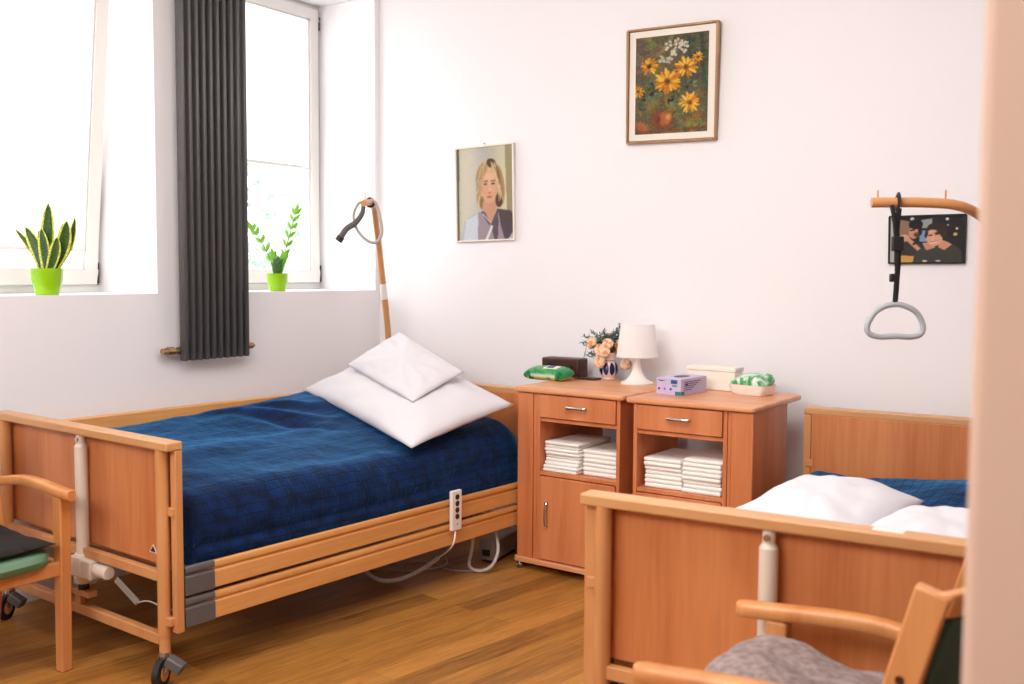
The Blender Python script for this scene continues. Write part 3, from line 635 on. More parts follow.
def top1(x, v):
    hw = .575; f = (hw - x) / (2 * hw)              # 0 near, 1 far
    z = .65 + .105 * sm(0, .9, f) + .07 * sm(1.2, 1.75, v) * (1 - .3 * f) + .03 * sm(.5, 1, f) * sm(.5, 1.6, v)
    z += .035 * math.exp(-((x + .30) / .16) ** 2 - ((v - 1.35) / .28) ** 2)         # hump under the pillow
    z -= .03 * math.exp(-((x + .12) / .16) ** 2 - ((v - .95) / .4) ** 2)            # trough
    z += .014 * math.exp(-((x - .12 + .1 * v) / .07) ** 2)                          # ridge running along the bed
    for k, (px_, pv, ang, wd_, am) in enumerate(((-.36, 1.25, .9, .035, .02), (-.25, 1.2, .7, .03, .018), (-.15, 1.15, .5, .035, -.02), (-.42, 1.1, 1.1, .03, .014))):
        dx, dv = x - px_, v - pv; t = dx * math.cos(ang) + dv * math.sin(ang); n_ = -dx * math.sin(ang) + dv * math.cos(ang)
        z += am * math.exp(-(n_ / wd_) ** 2 - (t / .22) ** 2)
    return z
spread('bedspread', B1L, B1R, .575, .125, 2.06, top1, .405, .52, 'navy quilted velvet bedspread on the bed under the windows', 3.1)
def top2(x, v):
    return .575 + .03 * sm(-.3, .5, x) + .03 * sm(1.3, 1.9, v) + .05 * math.exp(-((x - .25) / .2) ** 2 - ((v - 1.75) / .2) ** 2)
spread('bedspread', B2L, B2R, .515, .125, 2.08, top2, .405, .45, 'navy quilted velvet bedspread partly hidden beneath the bed with two pillows', 8.7)

# pillows ---------------------------------------------------------------
def pillow(name, corners, th, label, seed, group, sag=(0, 0, 0), n=44, pinch=.05, cat='pillow'):
    c00, c10, c11, c01 = [Vector(q) for q in corners]; ctr = (c00 + c10 + c11 + c01) / 4
    nrm = (c11 - c00).cross(c01 - c10).normalized()
    if nrm.z < 0: nrm = -nrm
    def pt(u, v, side):
        p = c00 * (1 - u) * (1 - v) + c10 * u * (1 - v) + c11 * u * v + c01 * (1 - u) * v
        cu, cv = 2 * u - 1, 2 * v - 1; inw = pinch * ((1 - cu * cu) * abs(cv) ** 3 + (1 - cv * cv) * abs(cu) ** 3); p = p + (ctr - p) * inw
        e = max(0, (1 - abs(cu) ** 2.6) * (1 - abs(cv) ** 2.6)); b = e ** .55
        w_ = (.014 * fbm(u * 2.6 + seed, v * 2.6, side, 2) + .004 * fbm(u * 9 + seed, v * 9, side, 3)) * min(1, th / .15)
        rad = .010 * math.sin(10 * math.atan2(cv, cu) + seed) * (abs(cu) * abs(cv)) ** .6
        return p + nrm * side * (th * (.5 if side > 0 else .38) * b) + nrm * (w_ + rad) * min(1, e * 2.2) + Vector(sag) * b * .2 - ctr
    P = [[pt(i / n, j / n, 1) for j in range(n + 1)] for i in range(n + 1)]; Q = [[pt(i / n, j / n, -1) for j in range(n + 1)] for i in range(n + 1)]
    m = MB(); m.grid(P); m.grid([q[::-1] for q in Q]); o = m.build(name, 'linen', None, loc=ctr, ang=180)
    return tag(o, label, cat, group)
g1 = 'white pillows on the bed under the windows'
pillow('pillow', [(-3.86, 3.86, .83), (-2.835, 3.50, .672), (-2.72, 4.155, .805), (-3.60, 4.34, 1.03)], .18, 'large white pillow leaning at the head of the bed under the windows', 1.3, g1)
pillow('pillow', [(-3.63, 3.95, .965), (-3.015, 3.735, .838), (-2.98, 4.09, .955), (-3.51, 4.24, 1.13)], .095, 'small white pillow lying on top of the large pillow', 5.2, g1, pinch=.02)
g2 = 'white pillows on the right bed'
pillow('pillow', [(-1.235, 2.95, .645), (-.77, 2.80, .655), (-.675, 3.40, .735), (-1.10, 3.62, .70)], .20, 'plump white pillow on the side of the right bed next to the cabinets', 2.2, g2, pinch=.02)
pillow('pillow', [(-.80, 2.72, .675), (-.27, 2.78, .68), (-.30, 3.32, .70), (-.74, 3.34, .68)], .19, 'white pillow half hidden by the wall edge on the right bed', 7.7, g2, pinch=.02)

# lifting poles ---------------------------------------------------------
p1 = thing('lifting_pole', (-3.90, 4.60, 0), 0, 'bent wood-coloured lifting pole in the corner at the head of the window-side bed', 'lifting pole', 'lifting poles over the beds')
q1 = [(0, 0, .35), (0, 0, .8), (0, 0, 1.08), (.03, -.10, 1.50), (.07, -.19, 1.74), (.10, -.24, 1.805), (.18, -.36, 1.82), (.26, -.50, 1.805)]
path = catmull(q1, 8); MB().tube(path, .0175, 18).build('tube', 'beech_metal_look', p1)
MB().cyl((.255, -.485, 1.82), (.255, -.485, 1.862), .0035, 8).build('stop_pin', 'beech_metal_look', p1)
pa, pb = Vector((.0235, -.073, 1.38)), Vector((.014, -.05, 1.29)); MB().tube([pa, pb], .0187, 20, caps=False).build('label_sticker', 'white_plastic', p1, label='white printed label')
p1b = [Vector(q) + Vector((-3.90, 4.60, 0)) for q in q1]
hc = p1b[6]
hn = thing('grab_strap', tuple(hc), 0, 'grey looped strap with dark grip wound round the corner lifting pole', 'strap')
MB().tube([(a_ * .02, b_, c_) for a_, b_, c_ in []] or catmull([(.021 * math.cos(t) * .8, .021 * math.cos(t) * .5, .021 * math.sin(t)) for t in [k * PI / 4 for k in range(8)]], 4, True), (.006, .018) if False else .0085, 8, closed=True).build('wrap', 'strap_black', hn)
rx, ry_ = .835, .55
def im(a, z, f=0): return (rx * a + .55 * f, ry_ * a - .835 * f, z)
MB().tube(catmull([im(.005, .02), im(.035, -.01, .01), im(.055, -.08, .02), im(.065, -.16, .02), im(.035, -.215, .02), im(-.02, -.20, .03), im(-.07, -.14, .03), im(-.085, -.07, .03), im(-.06, -.01, .03), im(-.03, .0, .02)], 8), .0085, 10).build('loop', 'cable_grey', hn)
MB().tube(catmull([im(-.03, -.01, .04), im(-.035, -.06, .05), im(-.07, -.11, .05), im(-.12, -.145, .05), im(-.155, -.195, .05)], 8), [.011 + .006 * min(1, k / 20) for k in range(33)], 12).build('grip', 'grey_plastic', hn)
MB().cyl(im(-.148, -.185, .05), im(-.165, -.21, .05), .021, 14).build('grip_end', 'dark_plastic', hn)

p2 = thing('lifting_pole', (-.32, 4.60, 0), 0, 'bent wood-coloured lifting pole reaching over the right bed', 'lifting pole', 'lifting poles over the beds')
q2 = [(0, 0, .35), (0, 0, .8), (0, 0, 1.1), (-.10, -.25, 1.38), (-.245, -.66, 1.575), (-.285, -.76, 1.645), (-.345, -.85, 1.682), (-.45, -.905, 1.693), (-.60, -.985, 1.693)]
MB().tube(catmull(q2, 8), .0172, 18).build('tube', 'beech_metal_look', p2)
for a, b in ((-.582, -.975), (-.385, -.87)): MB().cyl((a, b, 1.70), (a, b, 1.735), .003, 8).build('stop_pin', 'beech_metal_look', p2)
hx = Vector((-.32 - .525, 4.60 - .945, 1.693))
h2 = thing('pull_ring', tuple(hx), 0, 'light grey triangular grab handle on a black strap, right lifting pole', 'pull ring')
ax2 = Vector((-.6 + .45, -.985 + .905, 0)).normalized(); sd2 = Vector((-ax2.y, ax2.x, 0)); 
m = MB()
ring = [sd2 * (.0205 * math.cos(t)) + Vector((0, 0, .0205 * math.sin(t))) for t in [k * PI / 8 for k in range(16)]]
m.tube(ring, [(.0022, .017)] * 16, 8, closed=True, flat=(0, 0, 1)); m.build('strap_loop', 'strap_black', h2)
def ribbon(pts, w_, th=.0022, dirv=None):
    mm = MB(); mm.tube(catmull(pts, 6), (w_, th) and [(w_, th)] * (6 * (len(pts) - 1) + 1), 8, flat=dirv or (.835, .55, 0)); return mm
m = ribbon([im(.0, -.02, .02), im(-.006, -.10, .022), im(.002, -.18, .02), im(.0, -.26, .02), im(-.004, -.35, .02)], .0095); m.build('strap', 'strap_black', h2)
m = ribbon([im(-.026, -.01, .022), im(-.02, -.05, .03), im(-.012, -.11, .03), im(-.006, -.20, .03), im(-.004, -.28, .03), im(-.006, -.35, .025)], .008); m.build('strap', 'strap_black', h2)
m = MB(); bm_ = Matrix.Translation(Vector(im(-.004, -.135, .026))) @ Matrix.Rotation(R(33.4), 4, 'Z'); m.box(-.02, .02, -.009, .009, -.03, .02, bm_); m.build('buckle', 'dark_plastic', h2, bevel=.004, seg=3)
m = MB(); bm_ = Matrix.Translation(Vector(im(-.012, -.255, .028))) @ Matrix.Rotation(R(33.4), 4, 'Z'); m.box(-.016, .012, -.008, .008, -.014, .014, bm_); m.build('buckle', 'dark_plastic', h2, bevel=.004, seg=3)
tri = [(-.0, -.345), (.035, -.352), (.075, -.375), (.10, -.42), (.095, -.455), (.06, -.468), (0, -.466), (-.06, -.468), (-.098, -.455), (-.105, -.425), (-.08, -.378), (-.04, -.352)]
m = MB(); tp_ = catmull([im(a * .92, -.345 + (b + .345) * .9, .022) for a, b in tri], 6, True)
m.tube(tp_, .0098, 12, closed=True); m.build('triangle_grip', 'ring_grey', h2)

# hand control and cables -----------------------------------------------
def b1p(x, y, z): c_, s_ = math.cos(B1R), math.sin(B1R); return Vector((B1L[0] + x * c_ - y * s_, B1L[1] + x * s_ + y * c_, z))
hc_ = thing('hand_control', tuple(b1p(B1W / 2 + .016, 1.475, .275)), B1R, 'white bed hand control with round buttons clipped on the side rail', 'remote control')
MB().box(-.010, .010, -.034, .034, 0, .185).build('housing', 'white_plastic', hc_, bevel=.006, seg=3)
for k in range(4): MB().cyl((.0095, 0, .155 - k * .03), (.0125, 0, .155 - k * .03), .0125, 18).build('button', 'radio_brown', hc_)
MB().cyl((.0095, 0, .03), (.012, 0, .03), .003, 8).box(-.026, -.010, -.02, .02, .165, .172).build('hook', 'dark_plastic', hc_)
def coil(p0, p1, p2, n, r_): # quadratic path with coil
    out = []
    for k in range(n * 10):
        t = k / (n * 10 - 1); p = p0 * (1 - t) ** 2 + p1 * 2 * t * (1 - t) + p2 * t * t; d = ((p1 - p0) * (1 - t) + (p2 - p1) * t).normalized()
        u = d.orthogonal().normalized() if abs(d.z) > .95 else d.cross(Vector((0, 0, 1))).normalized(); w_ = d.cross(u); a = k / 10 * 2 * PI
        out.append(p + u * r_ * math.cos(a) + w_ * r_ * math.sin(a))
    return out
c0 = b1p(B1W / 2 + .016, 1.475, .275); c1 = Vector((-2.915, 3.80, .10))
hcab = MB(); hcab.tube(catmull([c0, c0 + Vector((-.004, -.02, -.07)), c1], 8), .004, 8)
hcab.tube(coil(c1, Vector((-2.985, 3.50, -.03)), Vector((-3.23, 3.63, .035)), 62, .0075), .0028, 6)
tag(hcab.build('control_cable', 'white_plastic'), 'white coiled cable hanging from the hand control to the floor', 'cable')
# mains hose loop, power unit and loose wires under the head of the bed
hl_ = [(q[0] + .045, q[1] + .01, q[2]) for q in [(-2.97, 4.10, .30), (-2.93, 4.03, .22), (-2.905, 3.99, .12), (-2.90, 3.955, .035), (-2.85, 3.965, .012), (-2.80, 4.00, .035), (-2.79, 4.04, .10), (-2.83, 4.08, .17), (-2.90, 4.13, .26)]]
tag(MB().tube(catmull(hl_, 8), .0085, 10).build('cable_loop', 'cable_grey'), 'beige cable looping down beneath the bed beside the left cabinet', 'cable')
pu = thing('power_unit', (-2.895, 4.29, 0), R(9), 'grey-brown power unit lying on the floor behind the cable loop', 'power supply')
MB().box(-.045, .045, -.16, .17, .012, .118).build('housing', 'box_plastic', pu, bevel=.015, seg=3)
for q in (-.12, .10): MB().box(-.038, .038, q, q + .03, 0, .014).build('foot', 'dark_plastic', pu)
MB().box(-.02, .02, -.166, -.159, .04, .07).build('socket', 'dark_plastic', pu)
wires = [([(-3.45, 3.95, .0045), (-3.3, 3.85, .0045), (-3.1, 3.98, .0045), (-2.95, 3.93, .0045), (-2.8, 4.0, .0045)], 'thin grey wire curving over the floor under the window-side bed'),
         ([(-3.5, 3.75, .0045), (-3.2, 3.74, .0045), (-3.04, 3.88, .0045), (-3.02, 4.0, .0045), (-3.1, 4.1, .0045)], 'thin grey wire lying nearest the coiled cable under the bed')]
for pts, lb in wires: tag(MB().tube(catmull(pts, 8), .0035, 8).build('floor_wire', 'cable_grey'), lb, 'cable', 'loose wires under the bed')

# ------------------------------------------------------------------ bedside cabinets
def cabinet(name, loc, rotz, Wd, Sd, Dp, col0, col1, d0, d1, label, flap_side):
    """body 0..Wd along x, column (fold-out table side) from col0 to col1, drawer bay d0..d1; y from 0 (front) back to Dp"""
    r_ = thing(name, loc, rotz, label, 'bedside cabinet', 'bedside cabinets'); t = .018; zt, zbb = .870, .06
    b = MB(); 
    b.box(d0 - t, d0, .0, Dp - .02, zbb, zt); b.box(d1, d1 + t, .0, Dp - .02, zbb, zt)
    if d0 - t > .03: b.box(0, .016, .004, Dp - .02, zbb, zt)
    if Wd - d1 - t > .03: b.box(Wd - .016, Wd, .004, Dp * .54 if flap_side else Dp - .02, zbb, zt)
    b.box(d0, d1, .004, Dp - .03, .735, .752); b.box(d0, d1, .004, Dp - .03, .474, .492); b.box(d0, d1, .01, Dp - .03, zbb, zbb + .018)
    b.box(d0, d1, .01, Dp - .03, zt - .012, zt)
    b.build('body', 'cabinet_z', r_, bevel=.0015)
    MB().box(d0, d1, Dp - .045, Dp - .03, zbb, .735).build('back_board', 'cabinet_z', r_, smooth=False) if False else None
    cx0, cx1 = (0, d0 - t) if col0 == 0 else (d1 + t, Wd)
    c_ = MB(); c_.box(cx0 + .001, cx1 - .022, -.003, .016, zbb, zt - .003) if col0 == 0 else c_.box(cx0 + .02, cx1 - .001, -.003, .016, zbb, zt - .003)
    c_.box(cx1 - .02, cx1 - .002, .002, .02, zbb, zt - .003) if col0 == 0 else c_.box(cx0 + .002, cx0 + .018, .002, .02, zbb, zt - .003)
    c_.build('table_column', 'cabinet_z', r_, bevel=.002)
    fx = 0 if col0 == 0 else Wd
    sp = -1 if col0 == 0 else 1
    if flap_side:
        f_ = MB(); x0, x1 = sorted((fx - sp * .020, fx - sp * .004)); f_.box(x0, x1, Dp * .50, Dp - .02, zbb + .05, zt - .002); f_.build('folded_flap', 'cabinet_z', r_, bevel=.003)
    # worktop with rounded corners
    def rr(x0, x1, y0, y1, q, n=6):
        out = []
        for (cx, cy, a0) in ((x1 - q, y1 - q, 0), (x0 + q, y1 - q, 90), (x0 + q, y0 + q, 180), (x1 - q, y0 + q, 270)):
            for k in range(n + 1): a = R(a0 + 90 * k / n); out.append((cx + q * math.cos(a), cy + q * math.sin(a)))
        return out
    MB().extr(rr(-.026, Wd + (.010 if flap_side else .018), -.016, Sd, .025), 2, zt, .894).build('worktop', 'cabinet_x', r_, bevel=.008, seg=4)
    MB().extr(rr(-.012, Wd + .012, -.02, Dp - .01, .02), 2, .035, zbb).build('plinth', 'cabinet_x', r_, bevel=.004)
    dr = MB().box(d0 + .003, d1 - .003, -.006, .012, .756, zt - .005).box(d0 + .01, d1 - .01, .012, Dp * .8, .765, zt - .03).build('drawer', 'cabinet_z', r_, bevel=.002)
    mx = (d0 + d1) / 2; hm = MB(); hm.tube(catmull([(mx - .055, -.006, .815), (mx - .05, -.022, .815), (mx, -.028, .815), (mx + .05, -.022, .815), (mx + .055, -.006, .815)], 5), [(.003, .007)] * 21, 8, flat=(0, 1, 0)); hm.build('handle', 'chrome', dr)
    do = MB().box(d0 + .003, d1 - .003, -.006, .012, zbb + .006, .470).build('door', 'cabinet_z', r_, bevel=.002)
    hx_ = d0 + .05; hm = MB(); hm.tube(catmull([(hx_, -.006, .35), (hx_, -.022, .343), (hx_, -.028, .29), (hx_, -.022, .237), (hx_, -.006, .23)], 5), [(.007, .003)] * 21, 8, flat=(1, 0, 0)); hm.build('handle', 'chrome', do)
    for x in (.022, Wd - .022):
        for y in (.0, Dp - .06):
            cm = MB(); cm.cyl((x, y, .03), (x, y, .036), .018, 14); cm.cyl((x - .014, y, .02), (x - .006, y, .02), .02, 18); cm.cyl((x + .006, y, .02), (x + .014, y, .02), .02, 18); cm.cyl((x - .008, y, .02), (x + .008, y, .02), .006, 10)
            cm.cyl((x, y - .03, .022), (x, y + .0, .028), .008, 10); cm.build('caster', 'chrome', r_)
    return r_
C1 = ((-2.715, 4.175, 0), R(-3)); C2 = ((-2.065, 4.105, 0), R(-1))
cabinet('bedside_cabinet', C1[0], C1[1], .578, .60, .60, 0, 1, .131, .556, 'beech bedside cabinet between the window-side bed and the other cabinet', False)
cabinet('bedside_cabinet', C2[0], C2[1], .572, .58, .44, 1, 1, .03, .438, 'beech bedside cabinet standing closest to the right bed', True)
def loc_of(C, x, y, z): c_, s_ = math.cos(C[1]), math.sin(C[1]); return (C[0][0] + x * c_ - y * s_, C[0][1] + x * s_ + y * c_, z)

# folded pads: one mesh, one object each
def pad_mesh():
    m = MB(); w_, d_, h_ = .196, .30, .0165
    m.box(0, w_, 0, d_, 0, h_); o = m.build('folded_pad', 'pad_white', None, bevel=.007, seg=3); return o
pad0 = pad_mesh(); used = False
ords = ['lowest', 'second from the bottom', 'third from the bottom', 'fourth from the bottom', 'fifth from the bottom', 'sixth from the bottom', 'seventh from the bottom', 'eighth from the bottom', 'ninth from the bottom']
def stack(C, x, y, n, where, group, ht, first_shift=0, sx=1.0):
    global used
    for k in range(n):
        if not used: o = pad0; used = True
        else: o = pad0.copy(); COL.objects.link(o)
        dx = rnd.uniform(-.004, .004) + (first_shift if k < 2 else 0); dy = rnd.uniform(-.006, .006) + (-.012 if k < 2 and first_shift else 0)
        o.location = loc_of(C, x + dx, y + dy, .4925 + k * ht); o.rotation_euler.z = C[1] + R(rnd.uniform(-.6, .6)); o.scale = (sx * rnd.uniform(.985, 1.01), 1, ht / .0168)
        nm = 'topmost' if k == n - 1 else ords[k]
        tag(o, 'folded white pad, %s in the %s' % (nm, where), 'pad', group)
stack(C1, .141, .03, 9, 'left stack of the left cabinet', 'pads stacked in the left cabinet', .0163, -.003)
stack(C1, .345, .05, 6, 'right stack of the left cabinet', 'pads stacked in the left cabinet', .0205)
stack(C2, .050, .035, 7, 'left stack of the right cabinet', 'pads stacked in the right cabinet', .0193, 0, .93)
stack(C2, .242, .02, 8, 'right stack of the right cabinet', 'pads stacked in the right cabinet', .0190, 0, .93)
# a pale box behind the pads at the back of the left cabinet
tag(MB().box(0, .16, 0, .10, 0, .165).build('storage_box', 'glove_lilac', None, bevel=.003, loc=loc_of(C1, .38, .44, .4925), rotz=C1[1]), 'lilac box behind the pads inside the left cabinet', 'box')

# things on the cabinets --------------------------------------------------
TZ = .8945
# packet meshes with printed colours
def packet(name, loc, rotz, L, D, H, label, fn, cat, lid=None, seed=0):
    root = thing(name, loc, rotz, label, cat); n, k = 40, 20; P = []; 
    vs = []; cols = []
    for i in range(n + 1):
        u = i / n; e = (1 - abs(2 * u - 1) ** 5) ** .6 if 0 < u < 1 else 0; hgt = .004 + (H - .004) * e; wid = D / 2 * (.78 + .22 * e if e > 0 else .8); row = []
        for j in range(k):
            a = 2 * PI * j / k; cx_ = math.copysign(abs(math.cos(a)) ** .55, math.cos(a)); cz_ = math.copysign(abs(math.sin(a)) ** .6, math.sin(a))
            w_ = .004 * fbm(u * 14 + seed, a * 2, 0, 3) * (1 if 0 < u < 1 else .3)
            row.append(Vector(((u - .5) * L, cx_ * (wid + w_), H / 2 * .98 + cz_ * (hgt / 2 + w_ * .5) - (H - hgt) * .12)))
        P.append(row)
    m = MB(); m.grid(P, wrap=True); m.f.append(tuple(range(k))); m.mi.append(0); m.f.append(tuple(n * k + j for j in reversed(range(k)))); m.mi.append(0)
    o = m.build('wrapper', 'pack_print', root, recalc=True, ang=80); me = o.data
    ca = me.color_attributes.new('Col', 'FLOAT_COLOR', 'POINT')
    for i, v in enumerate(me.vertices): ca.data[i].color = (*srgb(fn(v.co.x / L + .5, v.co.y / D + .5, v.co.z / H)), 1)
    return root
def wipes_col(u, v, z):
    q = fbm(u * 9, z * 4 + v * 3, 1.5, 3)
    if z < .26: return (214, 190, 60) if q > 0 else (40, 120, 60)
    if .22 < u < .78 and .36 < z < .64 and v < .5: return (214, 236, 214)
    if u < .2 or u > .8: return (40, 140, 84) if q > -.1 else (20, 92, 60)
    return (70, 168, 96) if q > 0 else (40, 136, 72)
wp = packet('wipes_packet', (-2.755, 4.53, TZ), R(-1), .255, .12, .062, 'green packet of wet wipes lying in front of the brown radio', wipes_col, 'wipes', seed=2)
wp.rotation_euler.x = R(9); wp.location.z += .005
MB().box(.0, .085, -.03, .03, .050, .064).build('lid', 'white_plastic', wp, bevel=.006, seg=3).location.x = -.02
MB().box(.015, .055, -.02, .012, .0645, .0665).build('label_sticker', 'vase_blue', wp, smooth=False).location.x = -.015
def tissue_col(u, v, z):
    q = fbm(u * 7, v * 7, 4.2, 3)
    return (70, 160, 92) if q > .18 else ((150, 206, 160) if q > -.02 else (228, 236, 226))
# radio
rd = thing('table_radio', (-2.768, 4.715, TZ), R(-1), 'dark brown table radio with a raised thin antenna', 'radio')
MB().box(-.118, .112, -.05, .05, .004, .102).build('housing', 'radio_brown', rd, bevel=.008, seg=3)
MB().box(-.09, -.015, -.025, .025, .1015, .1035).box(.005, .08, -.025, .025, .1015, .1035).build('top_grille', 'grey_plastic', rd, bevel=.001)
MB().cyl((-.06, -.0495, .055), (-.06, -.053, .055), .03, 24).build('speaker', 'dark_plastic', rd); MB().cyl((.06, -.0495, .055), (.06, -.057, .055), .018, 20).build('dial', 'dark_plastic', rd)
MB().cyl((.095, .03, .094), (.088 + .035, .04, .235), .0018, 8).cyl((.095, .03, .09), (.095, .03, .105), .004, 8).build('antenna', 'steel', rd)
for sx in (-.1, .1): MB().box(sx - .012, sx + .012, -.035, .035, 0, .005).build('foot', 'dark_plastic', rd)
tag(MB().box(-.06, .06, -.035, .035, 0, .010).build('booklet', 'radio_brown', None, bevel=.002, loc=(-2.60, 4.665, TZ), rotz=R(-4)), 'thin dark booklet lying between the radio and the vase', 'booklet')
# vase and bouquet
va = thing('flower_vase', (-2.508, 4.72, TZ), 0, 'small white vase with dark blue pattern holding roses', 'vase')
vp = [(.001, 0), (.03, 0), (.034, .004), (.032, .014), (.042, .03), (.048, .05), (.044, .075), (.034, .095), (.03, .103), (.031, .118), (.036, .136), (.038, .142), (.034, .142), (.028, .12), (.001, .118)]
MB().lathe(vp, seg=36, cap=False).build('vessel', 'vase_white', va)
m = MB(); m.lathe([(.0347, .0945), (.0318, .0985), (.0312, .103)], seg=36, cap=False)
for k in range(9):
    a = 2 * PI * k / 9; P = []
    for i in range(9):
        t = i / 8; z = .026 + .066 * t; rr_ = np.interp(z, [.014, .03, .05, .075, .095], [.032, .042, .048, .044, .034]) + .0012; wv = .31 * (math.sin(PI * t) ** .5 if 0 < t < 1 else .2)
        P.append([(rr_ * math.cos(a + wv * q), rr_ * math.sin(a + wv * q), z) for q in (-1, -.5, 0, .5, 1)])
    m.grid(P)
m.build('blue_pattern', 'vase_blue', va, recalc=False)
bq = thing('rose_bouquet', (-2.508, 4.72, TZ + .12), 0, 'bouquet of peach roses and grey-green sprays in the blue patterned vase', 'flowers')
def rose(c_, d, r_, deep):
    d = Vector(d).normalized(); q = d.to_track_quat('Z', 'Y').to_matrix(); m = MB(); g2_ = random.Random(int(c_[0] * 1e4))
    for k in range(30):
        t = (k + .5) / 30; th_ = math.acos(1 - 1.35 * t); ph_ = k * 2.39996 + g2_.uniform(-.3, .3)
        nd = Vector((math.sin(th_) * math.cos(ph_), math.sin(th_) * math.sin(ph_), math.cos(th_)))
        tl_ = (nd + Vector((0, 0, 1)) * (.9 if t < .5 else .1) + Vector([g2_.uniform(-.25, .25)] * 3)).normalized(); u_ = tl_.orthogonal().normalized(); v_ = tl_.cross(u_)
        ctr_ = nd * r_ * (.55 + .35 * t); w_ = r_ * (.26 + .34 * t); P = []; m.m = 1 if g2_.random() < .55 - .4 * t else 0
        for i in range(5):
            row = []
            for j in range(5):
                a, b = i / 2 - 1, j / 2 - 1; row.append(q @ (ctr_ + u_ * a * w_ * (1 - .25 * b * b) + v_ * b * w_ * (1 - .25 * a * a) - tl_ * w_ * .45 * (a * a + b * b) + Vector([g2_.uniform(-.0006, .0006)] * 3)) + Vector(c_))
            P.append(row)
        m.grid(P)
    m.build('rose', ['rose_deep', 'rose_core'] if deep else ['rose', 'rose_deep'], bq, recalc=False, solid=.0012)
rs = [(-.095, .10, .02, 0), (-.055, .055, .05, 0), (-.012, .095, .05, 0), (-.03, .045, .06, 0), (.055, .085, .05, 1), (-.055, -.02, .05, 0), (.085, -.03, .045, 0), (.10, .06, .0, 0), (.0, .12, -.03, 0), (.03, .05, -.05, 1)]
for a, z, f_, dp in rs: rose((ri * a * 1.0 + fo * f_ + zz * (z * .85 - .01)), ri * a * .9 + fo * (.14 + f_) + zz * (.03 + max(0, z) * .5), .034, dp)
sg = MB(); g = random.Random(5)
def sprig(base, tip, nl, lw):
    p = catmull([base, base.lerp(tip, .5) + Vector((0, 0, .02)), tip], 8); sg.tube(p, .0012, 5)
    for i in range(nl):
        t = .3 + .7 * i / (nl - 1); q = p[min(len(p) - 1, int(t * (len(p) - 1)))]
        for _ in range(3): leaflet(sg, q, Vector((g.uniform(-1, 1), g.uniform(-1, 1), g.uniform(-.3, 1))), lw, lw * .2, (g.uniform(-1, 1), g.uniform(-1, 1), 1))
for a, z, f_ in ((-.13, .16, .0), (-.09, .19, .0), (-.05, .18, .02), (-.14, .12, .02), (.0, .17, 0), (.04, .21, 0), (.06, .245, .02), (.07, .2, 0), (.03, .18, -.03), (.09, .16, 0), (-.12, .03, .03), (-.1, .08, .04), (.02, .15, .03), (-.02, .17, -.02), (-.11, .15, .01), (-.07, .16, .03), (-.03, .2, 0), (-.08, .13, -.02), (.05, .18, .02), (.02, .19, .01), (-.13, .1, .0), (-.10, .02, .05)):
    sprig(zz * .0, ri * a + fo * f_ + zz * ((z - .02) * .74), 11, .021)
sg.build('spray', 'spray_leaf', bq, recalc=False, solid=.0006)
sg = MB()
for k in range(16):
    a = 2 * PI * k / 16; leaflet(sg, zz * .01, Vector((math.cos(a), math.sin(a), g.uniform(.3, 1.6))), g.uniform(.06, .1), .014, (0, 0, 1))
sg.build('leaf_collar', 'dark_leaf', bq, recalc=False, solid=.0008)
# lamp
lp = thing('table_lamp', (-2.305, 4.64, TZ), 0, 'white table lamp with a drum shade and flared base', 'lamp')
MB().lathe([(.001, 0), (.083, 0), (.083, .006), (.06, .016), (.04, .034), (.026, .062), (.018, .095), (.0165, .13), (.022, .15), (.001, .15)], seg=40, cap=False).build('base', 'vase_white', lp).data.materials[0] = MATS['white_plastic']
MB().lathe([(.105, .135), (.084, .30)], seg=48, cap=False).build('lamp_shade', 'shade_white', lp)
MB().lathe([(.001, .298), (.0825, .298)], seg=48, cap=False).build('shade_top', 'shade_white', lp)
MB().cyl((0, 0, .15), (0, 0, .18), .014).ball((0, 0, .21), .03).build('bulb', 'white_plastic', lp)
# glove box
gb = thing('glove_box', (-1.955, 4.40, TZ), R(-7), 'lilac cardboard box of disposable gloves on the right cabinet', 'box')
MB().box(-.065, .065, -.115, .115, 0, .076).build('carton', 'glove_lilac', gb, bevel=.0015)
m = MB(); m.tube([(0, .0, .0765), (0, .0, .0775)], [(.03, .05)] * 2, 20, flat=(1, 0, 0)); m.build('opening', 'frame_black', gb)
m = MB()
for bxs in ((.012, .046, .052, .070), (.02, .044, .040, .046)): m.box(bxs[0], bxs[1], -.1162, -.115, bxs[2], bxs[3])
m.box(.035, .064, -.1162, -.115, .002, .018); m.box(.0648, .0658, -.115, -.085, .002, .018)
m.build('teal_print', 'glove_teal', gb, smooth=False)
m = MB(); 
for z_, xs in ((.064, (-.055, -.02)), (.0615, (-.05, -.03))): m.box(xs[0], xs[1], -.1160, -.115, z_, z_ + .0025)
for k in range(5): m.box(.0648, .0658, -.09, .06 - k * .02, .058 - k * .009, .0615 - k * .009)
m.box(.0648, .0658, -.075, -.055, .04, .054); m.cyl((-.05, -.1160, .027), (-.05, -.115, .027), .006, 12); m.cyl((.012, -.1160, .027), (.012, -.115, .027), .006, 12); m.box(.018, .040, -.1168, -.1162, .055, .067)
m.build('ink_print', 'glove_ink', gb, smooth=False)
MB().cyl((-.02, -.1160, .027), (-.02, -.115, .027), .006, 12).build('pink_dot', 'glove_pink', gb)
# paper box at the back
wb = thing('paper_box', (-1.885, 4.63, TZ), R(-3), 'cream paper-towel box behind the purple glove box', 'box')
MB().box(-.122, .122, -.045, .045, 0, .100).build('carton', 'paper_cream', wb, bevel=.004)
MB().box(-.125, .125, -.049, .049, .092, .112).build('lid', 'paper_cream', wb, bevel=.003)
MB().box(-.1, -.06, -.0465, -.045, .03, .05).build('opening', 'frame_cream', wb, smooth=False)
